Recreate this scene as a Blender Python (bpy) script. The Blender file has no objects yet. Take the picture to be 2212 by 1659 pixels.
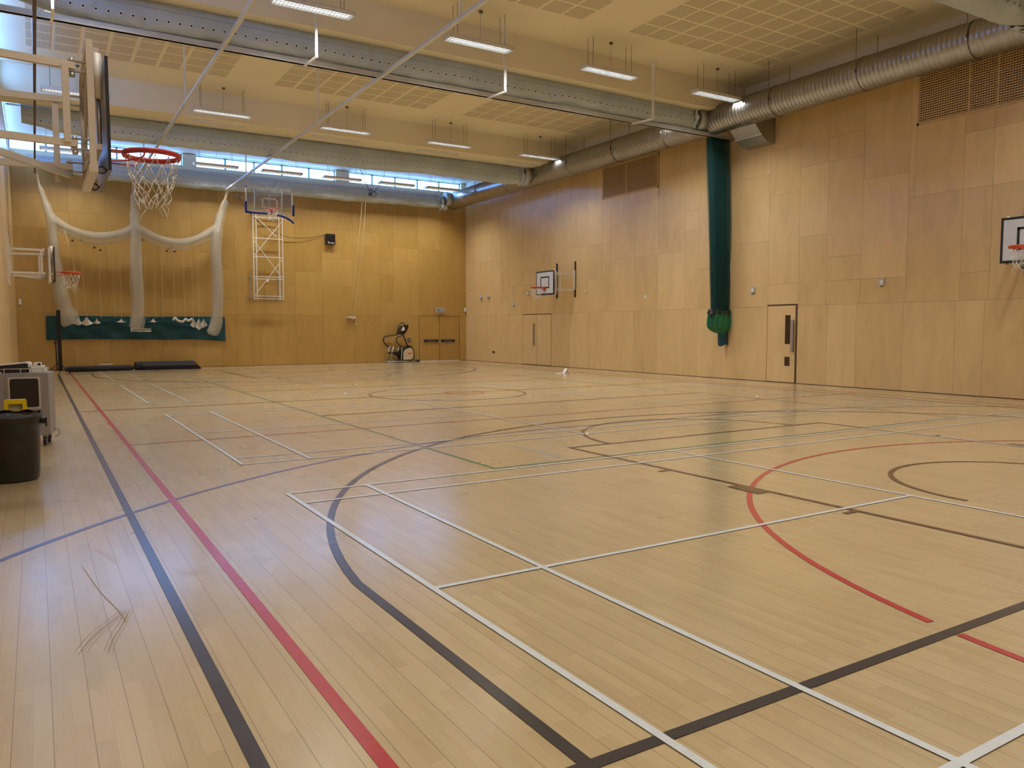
import bpy, math, random
from mathutils import Vector, Matrix, noise
random.seed(7)
SC = bpy.context.scene
COL = SC.collection
PI = math.pi

# ---------------------------------------------------------------- camera
cam_d = bpy.data.cameras.new('camera')
cam_d.sensor_fit = 'HORIZONTAL'; cam_d.sensor_width = 36.0
cam_d.lens = 1675.2 / 2212 * 36.0
cam_d.clip_start = 0.05; cam_d.clip_end = 400
cam = bpy.data.objects.new('camera', cam_d); COL.objects.link(cam)
yaw, pitch, roll = math.radians(31.52), math.radians(-4.063), math.radians(-.105)
fw = Vector((math.sin(yaw)*math.cos(pitch), math.cos(yaw)*math.cos(pitch), math.sin(pitch)))
rt = Vector((math.cos(yaw), -math.sin(yaw), 0)); up = rt.cross(fw)
r2 = rt*math.cos(roll)+up*math.sin(roll); u2 = -rt*math.sin(roll)+up*math.cos(roll)
mw = Matrix((( r2.x, u2.x, -fw.x, 0), (r2.y, u2.y, -fw.y, 0), (r2.z, u2.z, -fw.z, 1.4986), (0, 0, 0, 1)))
cam.matrix_world = mw
SC.camera = cam

# ---------------------------------------------------------------- world, exposure
SKY = 15.5          # sky brightness
LAMP_W = 58.0       # each luminaire
SC.view_settings.view_transform = 'Standard'
SC.view_settings.look = 'None'
SC.view_settings.gamma = 1.0
SC.view_settings.use_curve_mapping = False
SC.view_settings.exposure = 0.12
world = bpy.data.worlds.new('overcast_sky'); SC.world = world
world.use_nodes = True
bg = world.node_tree.nodes['Background']
bg.inputs['Color'].default_value = (0.17, 0.41, 1.0, 1)
bg.inputs['Strength'].default_value = SKY
SC.cycles.use_denoising = True
SC.cycles.max_bounces = 7
SC.cycles.diffuse_bounces = 4
SC.cycles.glossy_bounces = 3
SC.cycles.use_adaptive_sampling = True
SC.cycles.adaptive_threshold = .03
SC.cycles.caustics_reflective = False
SC.cycles.caustics_refractive = False
SC.cycles.transparent_max_bounces = 24
SC.cycles.sample_clamp_indirect = 6.0

# ---------------------------------------------------------------- room numbers
XL, XR, YF, YB, ZC = -0.56, 17.6, -0.6, 32.88, 8.35
ZWOOD = 7.36

# ---------------------------------------------------------------- materials
def new_mat(name):
    m = bpy.data.materials.new(name); m.use_nodes = True
    nt = m.node_tree
    return m, nt, nt.nodes['Principled BSDF']
def nd(nt, t, **kw):
    n = nt.nodes.new(t)
    for k, v in kw.items(): setattr(n, k, v)
    return n
def ramp(nt, fac, stops):
    r = nd(nt, 'ShaderNodeValToRGB')
    e = r.color_ramp.elements
    while len(e) < len(stops): e.new(0.5)
    for i, (p, c) in enumerate(stops):
        e[i].position = p; e[i].color = (*c, 1)
    nt.links.new(fac, r.inputs['Fac']); return r.outputs['Color']
def mixc(nt, fac, a, b, mode='MIX'):
    m = nd(nt, 'ShaderNodeMix', data_type='RGBA', blend_type=mode)
    for i, v in ((0, fac), (6, a), (7, b)):
        if hasattr(v, 'is_linked') or hasattr(v, 'links'): nt.links.new(v, m.inputs[i])
        else: m.inputs[i].default_value = v if i == 0 else (*v, 1)
    return m.outputs[2]
def coords(nt, scale=(1, 1, 1), rot=(0, 0, 0)):
    tc = nd(nt, 'ShaderNodeTexCoord'); mp = nd(nt, 'ShaderNodeMapping')
    mp.inputs['Scale'].default_value = scale; mp.inputs['Rotation'].default_value = rot
    nt.links.new(tc.outputs['Object'], mp.inputs['Vector']); return mp.outputs['Vector']
def noi(nt, vec, scale, detail=4, rough=.55, dist=0.0):
    n = nd(nt, 'ShaderNodeTexNoise')
    n.inputs['Scale'].default_value = scale; n.inputs['Detail'].default_value = detail
    n.inputs['Roughness'].default_value = rough; n.inputs['Distortion'].default_value = dist
    nt.links.new(vec, n.inputs['Vector']); return n.outputs['Fac']
def bump(nt, h, strength, dist=0.01):
    b = nd(nt, 'ShaderNodeBump'); b.inputs['Strength'].default_value = strength
    b.inputs['Distance'].default_value = dist
    nt.links.new(h, b.inputs['Height']); return b.outputs['Normal']

def plain(name, c, rough=.5, metal=0.0, var=.06, nscale=6, bmp=0.0, spec=.5):
    m, nt, p = new_mat(name)
    v = coords(nt); f = noi(nt, v, nscale)
    a = tuple(max(0, x*(1-var)) for x in c); b = tuple(min(1, x*(1+var)) for x in c)
    nt.links.new(ramp(nt, f, [(.3, a), (.7, b)]), p.inputs['Base Color'])
    p.inputs['Roughness'].default_value = rough; p.inputs['Metallic'].default_value = metal
    p.inputs['Specular IOR Level'].default_value = spec
    if bmp: nt.links.new(bump(nt, noi(nt, v, nscale*6), bmp), p.inputs['Normal'])
    return m

def floor_material():
    m, nt, p = new_mat('beech_strip_floor')
    tc = nd(nt, 'ShaderNodeTexCoord'); sep = nd(nt, 'ShaderNodeSeparateXYZ'); cmb = nd(nt, 'ShaderNodeCombineXYZ')
    nt.links.new(tc.outputs['Object'], sep.inputs[0])
    nt.links.new(sep.outputs['Y'], cmb.inputs['X']); nt.links.new(sep.outputs['X'], cmb.inputs['Y'])
    br = nd(nt, 'ShaderNodeTexBrick')
    br.offset = .37; br.offset_frequency = 2; br.squash = 1.0
    nt.links.new(cmb.outputs[0], br.inputs['Vector'])
    br.inputs['Color1'].default_value = (0, 0, 0, 1); br.inputs['Color2'].default_value = (1, 1, 1, 1)
    br.inputs['Mortar'].default_value = (.5, .5, .5, 1)
    br.inputs['Scale'].default_value = 1.0; br.inputs['Mortar Size'].default_value = .0008
    br.inputs['Mortar Smooth'].default_value = .1
    br.inputs['Brick Width'].default_value = .47; br.inputs['Row Height'].default_value = .065
    bw = nd(nt, 'ShaderNodeRGBToBW'); nt.links.new(br.outputs['Color'], bw.inputs[0])
    base = ramp(nt, bw.outputs[0], [(0, (.43, .335, .180)), (.5, (.48, .385, .215)), (1, (.535, .43, .25))])
    gv = coords(nt, (26, 1.3, 1)); grain = noi(nt, gv, 3.0, 3, .5, 0)
    c = mixc(nt, .25, base, ramp(nt, grain, [(.3, (.39, .28, .145)), (.7, (.59, .46, .28))]))
    big = noi(nt, coords(nt), .55, 2)
    c = mixc(nt, .25, c, ramp(nt, big, [(.35, (.45, .33, .18)), (.65, (.56, .43, .25))]))
    # darker groove every second strip
    md = nd(nt, 'ShaderNodeMath', operation='PINGPONG'); md.inputs[1].default_value = .065
    nt.links.new(sep.outputs['X'], md.inputs[0])
    lt = nd(nt, 'ShaderNodeMath', operation='LESS_THAN'); lt.inputs[1].default_value = .0013
    nt.links.new(md.outputs[0], lt.inputs[0])
    lt2 = nd(nt, 'ShaderNodeMath', operation='MULTIPLY'); lt2.inputs[1].default_value = .75
    nt.links.new(lt.outputs[0], lt2.inputs[0])
    mo = nd(nt, 'ShaderNodeMath', operation='MULTIPLY'); mo.inputs[1].default_value = .20
    nt.links.new(br.outputs['Fac'], mo.inputs[0])
    c = mixc(nt, mo.outputs[0], c, (.20, .11, .05))
    c = mixc(nt, lt2.outputs[0], c, (.13, .075, .03))
    # small dents and scuffs
    vo = nd(nt, 'ShaderNodeTexVoronoi'); vo.inputs['Scale'].default_value = 1.1
    nt.links.new(coords(nt, (1, .7, 1)), vo.inputs['Vector'])
    sp = nd(nt, 'ShaderNodeMath', operation='LESS_THAN'); sp.inputs[1].default_value = .0075
    nt.links.new(vo.outputs['Distance'], sp.inputs[0])
    sp2 = nd(nt, 'ShaderNodeMath', operation='MULTIPLY'); sp2.inputs[1].default_value = .35
    nt.links.new(sp.outputs[0], sp2.inputs[0])
    c = mixc(nt, sp2.outputs[0], c, (.16, .10, .06))
    nt.links.new(c, p.inputs['Base Color'])
    rg = ramp(nt, noi(nt, coords(nt, (1, 1, 1)), 1.5, 2), [(.3, (.26,)*3), (.7, (.33,)*3)])
    nt.links.new(rg, p.inputs['Roughness'])
    p.inputs['Specular IOR Level'].default_value = .5
    p.inputs['Coat Weight'].default_value = .85; p.inputs['Coat Roughness'].default_value = .18
    nt.links.new(bump(nt, noi(nt, coords(nt, (8, 1, 1)), 1.5, 2), .06, .004), p.inputs['Normal'])
    return m

def ply_material(name, axis, c1, c2, c3):
    """Birch faced board; `tone` is the board's own shade, stored per board."""
    m, nt, p = new_mat(name)
    at = nd(nt, 'ShaderNodeAttribute'); at.attribute_name = 'tone'
    tc = nd(nt, 'ShaderNodeTexCoord')
    off = nd(nt, 'ShaderNodeVectorMath', operation='MULTIPLY_ADD')
    cb = nd(nt, 'ShaderNodeCombineXYZ')
    for i in range(3): nt.links.new(at.outputs['Fac'], cb.inputs[i])
    nt.links.new(cb.outputs[0], off.inputs[0]); off.inputs[1].default_value = (31, 17, 23)
    nt.links.new(tc.outputs['Object'], off.inputs[2])
    mp = nd(nt, 'ShaderNodeMapping'); mp.inputs['Scale'].default_value = (1.6, 1.6, .45)
    nt.links.new(off.outputs[0], mp.inputs['Vector'])
    g = noi(nt, mp.outputs[0], 2.0, 5, .55, .8)
    base = ramp(nt, at.outputs['Fac'], [(0, c1), (.5, c2), (1, c3)])
    dark = tuple(x*.80 for x in c1); lite = tuple(min(1, x*1.12) for x in c3)
    c = mixc(nt, .30, base, ramp(nt, g, [(.32, dark), (.5, c2), (.70, lite)]))
    fl = noi(nt, off.outputs[0], 26, 2, .5, 2.5)
    c = mixc(nt, ramp(nt, fl, [(.66, (0, 0, 0)), (.72, (.22,)*3)]), c, tuple(x*.6 for x in c1))
    nt.links.new(c, p.inputs['Base Color'])
    nt.links.new(ramp(nt, g, [(.3, (.30,)*3), (.7, (.42,)*3)]), p.inputs['Roughness'])
    p.inputs['Specular IOR Level'].default_value = .55
    p.inputs['Coat Weight'].default_value = .5; p.inputs['Coat Roughness'].default_value = .30
    nt.links.new(bump(nt, g, .05, .003), p.inputs['Normal'])
    return m

def perforated_material():
    m, nt, p = new_mat('slotted_acoustic_board')
    tc = nd(nt, 'ShaderNodeTexCoord'); sep = nd(nt, 'ShaderNodeSeparateXYZ')
    nt.links.new(tc.outputs['Object'], sep.inputs[0])
    def line(sock, period, width):
        a = nd(nt, 'ShaderNodeMath', operation='PINGPONG'); a.inputs[1].default_value = period/2
        b = nd(nt, 'ShaderNodeMath', operation='LESS_THAN'); b.inputs[1].default_value = width/2
        nt.links.new(sock, a.inputs[0]); nt.links.new(a.outputs[0], b.inputs[0]); return b.outputs[0]
    s = line(sep.outputs['X'], .030, .012); t = line(sep.outputs['Y'], .145, .11)
    mu = nd(nt, 'ShaderNodeMath', operation='MULTIPLY'); nt.links.new(s, mu.inputs[0]); nt.links.new(t, mu.inputs[1])
    mu2 = nd(nt, 'ShaderNodeMath', operation='MULTIPLY'); mu2.inputs[1].default_value = .75
    nt.links.new(s, mu2.inputs[0])
    nt.links.new(mixc(nt, mu2.outputs[0], (.75, .675, .50), (.20, .16, .10)), p.inputs['Base Color'])
    p.inputs['Roughness'].default_value = .8
    return m

def net_material(name, c, period, solid, uv=False):
    m, nt, p = new_mat(name)
    tc = nd(nt, 'ShaderNodeTexCoord'); sep = nd(nt, 'ShaderNodeSeparateXYZ')
    nt.links.new(tc.outputs['UV'], sep.inputs[0])
    fs = []
    for op in ('ADD', 'SUBTRACT'):
        a = nd(nt, 'ShaderNodeMath', operation=op)
        nt.links.new(sep.outputs['X'], a.inputs[0]); nt.links.new(sep.outputs['Y'], a.inputs[1])
        b = nd(nt, 'ShaderNodeMath', operation='PINGPONG'); b.inputs[1].default_value = period/2
        nt.links.new(a.outputs[0], b.inputs[0])
        l = nd(nt, 'ShaderNodeMath', operation='LESS_THAN'); l.inputs[1].default_value = period/2*solid
        nt.links.new(b.outputs[0], l.inputs[0]); fs.append(l.outputs[0])
    mx = nd(nt, 'ShaderNodeMath', operation='MAXIMUM')
    nt.links.new(fs[0], mx.inputs[0]); nt.links.new(fs[1], mx.inputs[1])
    p.inputs['Base Color'].default_value = (*c, 1); p.inputs['Roughness'].default_value = .8
    nt.links.new(mx.outputs[0], p.inputs['Alpha'])
    return m

def fabric_material():
    m, nt, p = new_mat('grey_duct_fabric')
    v = coords(nt); f = noi(nt, v, 1.3, 4)
    nt.links.new(ramp(nt, f, [(.3, (.44, .52, .60)), (.7, (.53, .61, .69))]), p.inputs['Base Color'])
    p.inputs['Roughness'].default_value = .85
    p.inputs['Specular IOR Level'].default_value = .25
    w = noi(nt, coords(nt, (1.2, 1.5, .6), (0, .5, 0)), 1.7, 3, .5, .9)
    nt.links.new(bump(nt, w, .8, .09), p.inputs['Normal'])
    return m

def metal_material(name, c, rough, aniso_scale):
    m, nt, p = new_mat(name)
    f = noi(nt, coords(nt, aniso_scale), 3, 4)
    nt.links.new(ramp(nt, f, [(.3, tuple(x*.85 for x in c)), (.7, c)]), p.inputs['Base Color'])
    p.inputs['Metallic'].default_value = 1.0
    nt.links.new(ramp(nt, f, [(.3, (rough,)*3), (.7, (rough+.12,)*3)]), p.inputs['Roughness'])
    return m

def glass_material(name, tint, tr=.93):
    m, nt, p = new_mat(name)
    out = nt.nodes['Material Output']
    t = nd(nt, 'ShaderNodeBsdfTransparent'); t.inputs[0].default_value = (*tint, 1)
    g = nd(nt, 'ShaderNodeBsdfGlossy'); g.inputs['Roughness'].default_value = .03
    mx = nd(nt, 'ShaderNodeMixShader'); mx.inputs[0].default_value = 1-tr
    nt.links.new(t.outputs[0], mx.inputs[1]); nt.links.new(g.outputs[0], mx.inputs[2])
    nt.links.new(mx.outputs[0], out.inputs['Surface'])
    return m

def tube_light_material():
    m, nt, p = new_mat('fluorescent_tube_glow')
    p.inputs['Base Color'].default_value = (.9, .9, .9, 1)
    p.inputs['Emission Color'].default_value = (.86, .93, 1.0, 1)
    p.inputs['Emission Strength'].default_value = 2.0
    return m

M = {}
M['floor'] = floor_material()
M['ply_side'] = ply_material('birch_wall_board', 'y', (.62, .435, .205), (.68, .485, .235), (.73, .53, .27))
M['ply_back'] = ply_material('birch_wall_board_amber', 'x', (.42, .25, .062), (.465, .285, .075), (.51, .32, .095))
M['seam'] = plain('dark_joint', (.10, .05, .02), .8)
M['cream'] = plain('cream_paint', (.80, .73, .56), .85, var=.02, nscale=1)
M['perf'] = perforated_material()
M['fabric'] = fabric_material()
M['fabric_seam'] = plain('fabric_seam', (.20, .20, .19), .8)
M['hole'] = plain('eyelet_black', (.015, .015, .018), .9)
M['duct'] = metal_material('galvanised_duct_steel', (.41, .405, .395), .30, (1, 6, 1))
M['sheet'] = metal_material('galvanised_sheet', (.42, .43, .42), .42, (1, 1, 1))
M['rail'] = plain('pale_grey_aluminium', (.62, .65, .68), .42, .35)
M['darksteel'] = plain('dark_brown_steel', (.10, .075, .065), .5, .3)
M['rod'] = plain('threaded_rod', (.16, .13, .09), .6, .4)
M['white'] = plain('white_enamel', (.80, .80, .80), .35)
M['whitegrey'] = plain('off_white_frame_paint', (.66, .62, .57), .42)
M['lamp_body'] = plain('lamp_casing_white', (.70, .67, .62), .5)
M['louvre'] = plain('bright_louvre', (.85, .88, .9), .25, .3)
M['tube'] = tube_light_material()
M['black'] = plain('matt_black', (.015, .014, .016), .5)
M['blackgloss'] = plain('black_plastic', (.012, .011, .012), .32)
M['blackcloth'] = plain('black_cloth', (.018, .017, .02), .85, bmp=.3)
M['board_white'] = plain('backboard_white', (.62, .66, .74), .35)
M['board_back'] = plain('backboard_dark_back', (.02, .024, .045), .25)
M['orange'] = plain('rim_orange_red', (.62, .095, .03), .35)
M['red'] = plain('rim_red', (.50, .045, .045), .32)
M['rope'] = plain('white_net_cord', (.74, .72, .68), .8)
M['cord'] = plain('cream_cord', (.66, .55, .36), .8)
M['net_white'] = net_material('cream_cricket_netting', (.62, .575, .465), .06, .14)
M['net_green'] = net_material('green_division_netting', (.006, .070, .072), .055, .24)
M['canvas_white'] = plain('white_canvas', (.66, .60, .52), .85, bmp=.2)
M['canvas_green'] = plain('teal_canvas', (.003, .058, .075), .7, bmp=.25)
M['green_cloth'] = plain('green_net_skirt', (.015, .16, .075), .65, bmp=.2)
M['blue_cloth'] = plain('blue_net_skirt', (.01, .08, .14), .7, bmp=.2)
M['cyan'] = plain('pale_teal_patch', (.12, .30, .33), .7)
M['blue'] = plain('blue_padding', (.012, .03, .26), .5)
M['glass'] = glass_material('window_glass', (1, 1, 1), .96)
M['acrylic'] = glass_material('clear_acrylic', (.92, .95, .95), .90)
M['darkglass'] = plain('dark_door_glass', (.055, .028, .014), .12)
M['window_frame'] = plain('window_frame_paint', (.45, .55, .62), .5)
M['steel'] = plain('brushed_steel', (.45, .42, .42), .35, .8)
M['gap_daylight'] = plain('door_gap_daylight', (.80, .80, .86), .4)  # plain white in place of daylight under door_1
M['cream_panel'] = plain('machine_cream_cover', (.62, .50, .34), .4)
M['silver'] = plain('silver_tube', (.42, .42, .42), .35, .6)
M['grey_box'] = plain('grey_cabinet_paint', (.285, .275, .30), .5)
M['grey_light'] = plain('light_grey_plastic', (.50, .50, .52), .5)
M['yellow'] = plain('yellow_plastic', (.78, .56, .01), .4)
M['l_black'] = plain('black_court_paint', (.022, .022, .03), .30, var=.2, nscale=20)
M['l_white'] = plain('white_court_paint', (.60, .66, .70), .33, var=.05, nscale=20)
M['l_red'] = plain('red_court_paint', (.42, .018, .034), .30, var=.08, nscale=20)
M['l_blue'] = plain('violet_blue_court_paint', (.06, .07, .26), .30, var=.1, nscale=20)
M['l_green'] = plain('green_court_paint', (.045, .16, .07), .32, var=.1, nscale=20)
M['l_brown'] = plain('dark_brown_court_paint', (.085, .035, .02), .32, var=.15, nscale=20)
M['l_tape'] = plain('pale_blue_tape', (.30, .36, .52), .4)
M['scuff'] = plain('scuff_grey_brown', (.34, .26, .16), .6)
M['tan'] = plain('slat_pine', (.60, .42, .21), .5)
M['vent_dark'] = plain('vent_void', (.03, .016, .008), .9)
M['sign_green'] = plain('sign_green', (.10, .22, .18), .4)
M['leather'] = plain('brown_ball_leather', (.16, .04, .02), .5)
M['shade_screen'] = plain('white_document', (.80, .80, .82), .5)

for _k in ('l_black', 'l_white', 'l_red', 'l_blue', 'l_green', 'l_brown', 'l_tape'):
    _p = M[_k].node_tree.nodes['Principled BSDF']; _p.inputs['Coat Weight'].default_value = .7; _p.inputs['Coat Roughness'].default_value = .19

# ---------------------------------------------------------------- mesh builder
class MB:
    def __init__(s): s.v = []; s.f = []; s.m = []; s.sm = []; s.tone = []; s.uv = []
    def face(s, idx, mi=0, smooth=False, tone=.5, uv=None):
        s.f.append(tuple(idx)); s.m.append(mi); s.sm.append(smooth); s.tone.append(tone); s.uv.append(uv)
    def box(s, a, b, mi=0, tone=.5, rot=None, piv=None):
        x0, y0, z0 = [min(p, q) for p, q in zip(a, b)]; x1, y1, z1 = [max(p, q) for p, q in zip(a, b)]
        pts = [Vector(p) for p in ((x0, y0, z0), (x1, y0, z0), (x1, y1, z0), (x0, y1, z0), (x0, y0, z1), (x1, y0, z1), (x1, y1, z1), (x0, y1, z1))]
        if rot is not None:
            c = Vector(piv) if piv else Vector(((x0+x1)/2, (y0+y1)/2, (z0+z1)/2))
            pts = [c + rot @ (p-c) for p in pts]
        n = len(s.v); s.v += pts
        for q in ((0, 3, 2, 1), (4, 5, 6, 7), (0, 1, 5, 4), (1, 2, 6, 5), (2, 3, 7, 6), (3, 0, 4, 7)):
            s.face([n+i for i in q], mi, False, tone)
        return s
    def rbox(s, a, b, r, axis=1, mi=0, seg=4):
        """box with rounded corners, extruded along an axis"""
        ax = [i for i in range(3) if i != axis]
        u0, u1 = sorted((a[ax[0]], b[ax[0]])); v0, v1 = sorted((a[ax[1]], b[ax[1]]))
        poly = []
        for cx, cy, st in ((u1-r, v1-r, 0), (u0+r, v1-r, 90), (u0+r, v0+r, 180), (u1-r, v0+r, 270)):
            for k in range(seg+1):
                t = math.radians(st+90*k/seg); poly.append((cx+r*math.cos(t), cy+r*math.sin(t)))
        return s.prism(poly, axis, a[axis], b[axis], mi)
    def prism(s, poly, axis, a0, a1, mi=0, smooth=False):
        ax = [i for i in range(3) if i != axis]; n = len(s.v); k = len(poly)
        for a in (a0, a1):
            for p in poly:
                q = [0, 0, 0]; q[ax[0]] = p[0]; q[ax[1]] = p[1]; q[axis] = a; s.v.append(Vector(q))
        for i in range(k):
            j = (i+1) % k; s.face((n+i, n+j, n+k+j, n+k+i), mi, smooth)
        s.face([n+i for i in range(k)][::-1], mi); s.face([n+k+i for i in range(k)], mi)
        return s
    def bar(s, p, q, w, h, mi=0):
        p, q = Vector(p), Vector(q); d = (q-p).normalized()
        upv = Vector((0, 0, 1)) if abs(d.z) < .95 else Vector((1, 0, 0))
        a = d.cross(upv).normalized(); b = a.cross(d).normalized(); n = len(s.v)
        for e in (p, q):
            for i, j in ((-1, -1), (1, -1), (1, 1), (-1, 1)): s.v.append(e+a*(w/2*i)+b*(h/2*j))
        for f in ((0, 1, 2, 3), (7, 6, 5, 4), (0, 4, 5, 1), (1, 5, 6, 2), (2, 6, 7, 3), (3, 7, 4, 0)): s.face([n+i for i in f], mi)
        return s
    def tube(s, pts, r, n=8, closed=False, mi=0, cap=True):
        pts = [Vector(p) for p in pts]; k = len(pts); rs = r if isinstance(r, (list, tuple)) else [r]*k
        t0 = (pts[1]-pts[0]).normalized()
        a = t0.cross(Vector((0, 0, 1)) if abs(t0.z) < .9 else Vector((1, 0, 0))).normalized()
        base = len(s.v)
        for i, p in enumerate(pts):
            if closed: t = (pts[(i+1) % k]-pts[i-1])
            else: t = pts[min(i+1, k-1)]-pts[max(i-1, 0)]
            t = t.normalized() if t.length > 1e-9 else t0
            a = a - t*a.dot(t)
            a = a.normalized() if a.length > 1e-6 else t.orthogonal().normalized()
            b = t.cross(a)
            for j in range(n):
                th = 2*PI*j/n; s.v.append(p+(a*math.cos(th)+b*math.sin(th))*rs[i])
        for i in range(k if closed else k-1):
            i2 = (i+1) % k
            for j in range(n):
                j2 = (j+1) % n
                s.face((base+i*n+j, base+i*n+j2, base+i2*n+j2, base+i2*n+j), mi, n > 4)
        if cap and not closed:
            s.face([base+j for j in range(n)][::-1], mi); s.face([base+(k-1)*n+j for j in range(n)], mi)
        return s
    def cyl(s, p, q, r, n=16, mi=0): return s.tube([p, q], r, n, False, mi)
    def ring(s, c, R, r, n=32, m=8, mi=0, normal='z', sq=1.0):
        pts = []
        for i in range(n):
            t = 2*PI*i/n; a, b = R*math.cos(t), R*math.sin(t)
            pts.append({'z': (c[0]+a, c[1]+b, c[2]), 'y': (c[0]+a, c[1], c[2]+b), 'x': (c[0], c[1]+a, c[2]+b)}[normal])
        return s.tube(pts, r, m, True, mi)
    def grid(s, fn, nu, nv, mi=0, wrap_u=False, uvf=None, smooth=True):
        base = len(s.v)
        for i in range(nu):
            for j in range(nv): s.v.append(Vector(fn(i/(nu-1) if not wrap_u else i/nu, j/(nv-1))))
        for i in range(nu if wrap_u else nu-1):
            i2 = (i+1) % nu
            for j in range(nv-1):
                uv = None
                if uvf: uv = [uvf(x/(nu-1), y/(nv-1)) for x, y in ((i, j), (i+1, j), (i+1, j+1), (i, j+1))]
                s.face((base+i*nv+j, base+i2*nv+j, base+i2*nv+j+1, base+i*nv+j+1), mi, smooth, .5, uv)
        return s
    def disc(s, c, r, n=10, mi=0, nrm=(0, -1, 0)):
        w = Vector(nrm).normalized(); a = w.orthogonal().normalized(); b = w.cross(a); k = len(s.v)
        for j in range(n):
            t = 2*PI*j/n; s.v.append(Vector(c)+(a*math.cos(t)+b*math.sin(t))*r)
        s.face([k+j for j in range(n)], mi); return s
    def build(s, name, mats, parent=None, world_pts=False, label=None):
        me = bpy.data.meshes.new(name)
        off = Vector(parent['_o']) if (parent is not None and world_pts and '_o' in parent) else Vector((0, 0, 0))
        me.from_pydata([tuple(p-off) for p in s.v], [], s.f)
        if not isinstance(mats, (list, tuple)): mats = [mats]
        for m in mats: me.materials.append(m)
        me.polygons.foreach_set('material_index', s.m)
        me.polygons.foreach_set('use_smooth', s.sm)
        if any(t != .5 for t in s.tone):
            at = me.attributes.new('tone', 'FLOAT', 'FACE'); at.data.foreach_set('value', s.tone)
        if any(u is not None for u in s.uv):
            ul = me.uv_layers.new(name='UVMap'); k = 0
            for f, u in zip(s.f, s.uv):
                for q in range(len(f)):
                    if u is not None: ul.data[k].uv = u[q]
                    k += 1
        me.update()
        o = bpy.data.objects.new(name, me); COL.objects.link(o)
        if parent is not None: o.parent = parent; o['_o'] = parent['_o'] if '_o' in parent else (0, 0, 0)
        if label: o['label'] = label
        return o

def thing(name, label, cat, loc=(0, 0, 0), rz=0.0, group=None):
    o = bpy.data.objects.new(name, None); COL.objects.link(o); o.empty_display_size = .1
    o.location = loc; o.rotation_euler = (0, 0, rz); o['_o'] = tuple(loc)
    o['label'] = label; o['category'] = cat
    if group: o['group'] = group
    return o
def tag(o, label, cat, group=None):
    o['label'] = label; o['category'] = cat
    if group: o['group'] = group
    return o
def struct(o): o['kind'] = 'structure'; return o
def copy_tree(o, parent=None):
    c = o.copy(); COL.objects.link(c)
    if parent is not None: c.parent = parent
    for ch in list(o.children): copy_tree(ch, c)
    return c
def text_mesh(txt, size, name, mat, parent, loc, rot, shear=0.0, weight=0.0):
    cu = bpy.data.curves.new('lettering', 'FONT'); cu.body = txt; cu.size = size; cu.align_x = 'CENTER'; cu.align_y = 'CENTER'
    cu.extrude = .001; cu.shear = shear; cu.offset = weight
    t = bpy.data.objects.new('lettering', cu)
    me = bpy.data.meshes.new_from_object(t)
    bpy.data.objects.remove(t); 
    o = bpy.data.objects.new(name, me); COL.objects.link(o)
    me.materials.clear(); me.materials.append(mat)
    o.parent = parent; o.location = loc; o.rotation_euler = rot
    return o

def smooth_path(pts, n=6):
    out = []; P = [Vector(p) for p in pts]
    for i in range(len(P)-1):
        p0, p1, p2, p3 = P[max(i-1, 0)], P[i], P[i+1], P[min(i+2, len(P)-1)]
        for k in range(n):
            t = k/n
            out.append(.5*((2*p1)+(p2-p0)*t+(2*p0-5*p1+4*p2-p3)*t*t+(3*p1-p0-3*p2+p3)*t**3))
    out.append(P[-1]); return out

# ================================================================= SETTING
floor = struct(MB().box((XL-.3, YF-.3, -.12), (XR+.3, YB+.4, 0)).build('floor', M['floor']))

# ---- floor markings (paint films, a millimetre proud of the boards)
class Marks:
    def __init__(s, z): s.mb = MB(); s.z = z
    def up(s): s.z += .00003; return s.z
    def line(s, p, q, w=.05):
        s.up()
        p = Vector((p[0], p[1])); q = Vector((q[0], q[1])); d = (q-p).normalized(); n = Vector((-d.y, d.x))*w/2; k = len(s.mb.v)
        for e in (p+n, q+n, q-n, p-n): s.mb.v.append(Vector((e.x, e.y, s.z)))
        s.mb.face((k+3, k+2, k+1, k)); return s
    def arc(s, c, R, a0, a1, w=.05, n=72, ry=None):
        s.up()
        ry = ry or R; k = len(s.mb.v)
        for i in range(n+1):
            t = math.radians(a0+(a1-a0)*i/n)
            for dr in (-w/2, w/2): s.mb.v.append(Vector((c[0]+(R+dr)*math.cos(t), c[1]+(ry+dr)*math.sin(t), s.z)))
        for i in range(n): s.mb.face((k+2*i, k+2*i+1, k+2*i+3, k+2*i+2))
        return s
    def rect(s, x0, y0, x1, y1, w=.05):
        s.line((x0-w/2, y0), (x1+w/2, y0), w).line((x0-w/2, y1), (x1+w/2, y1), w).line((x0, y0), (x0, y1), w).line((x1, y0), (x1, y1), w); return s
    def build(s, name, mat, label):
        o = s.mb.build(name, mat, floor); o['label'] = label; return o
XA = 1.905
wh = Marks(.0050)
def badminton(y0, y1):
    for y in (y0, y0+.46, y1-.46, y1): wh.line((XA-.02, y), (XA+13.42, y), .04)
    for dx in (0, .76, 12.64, 13.4): wh.line((XA+dx, y0), (XA+dx, y1), .04)
    for dx in (4.72, 8.68): wh.line((XA+dx, y0), (XA+dx, y1), .04)
    for a, b in ((0, 4.72), (8.68, 13.4)): wh.line((XA+a, (y0+y1)/2), (XA+b, (y0+y1)/2), .04)
badminton(.93, 7.03); badminton(8.83, 14.93); badminton(17.28, 23.38); badminton(25.49, 31.59)
wh.build('court_line', M['l_white'], 'white badminton court lines')
bk = Marks(.0033)
bk.rect(.60, 2.05, 15.65, 30.12, .058)
bk.line((.6, YF), (.6, 2.05), .058)
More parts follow.
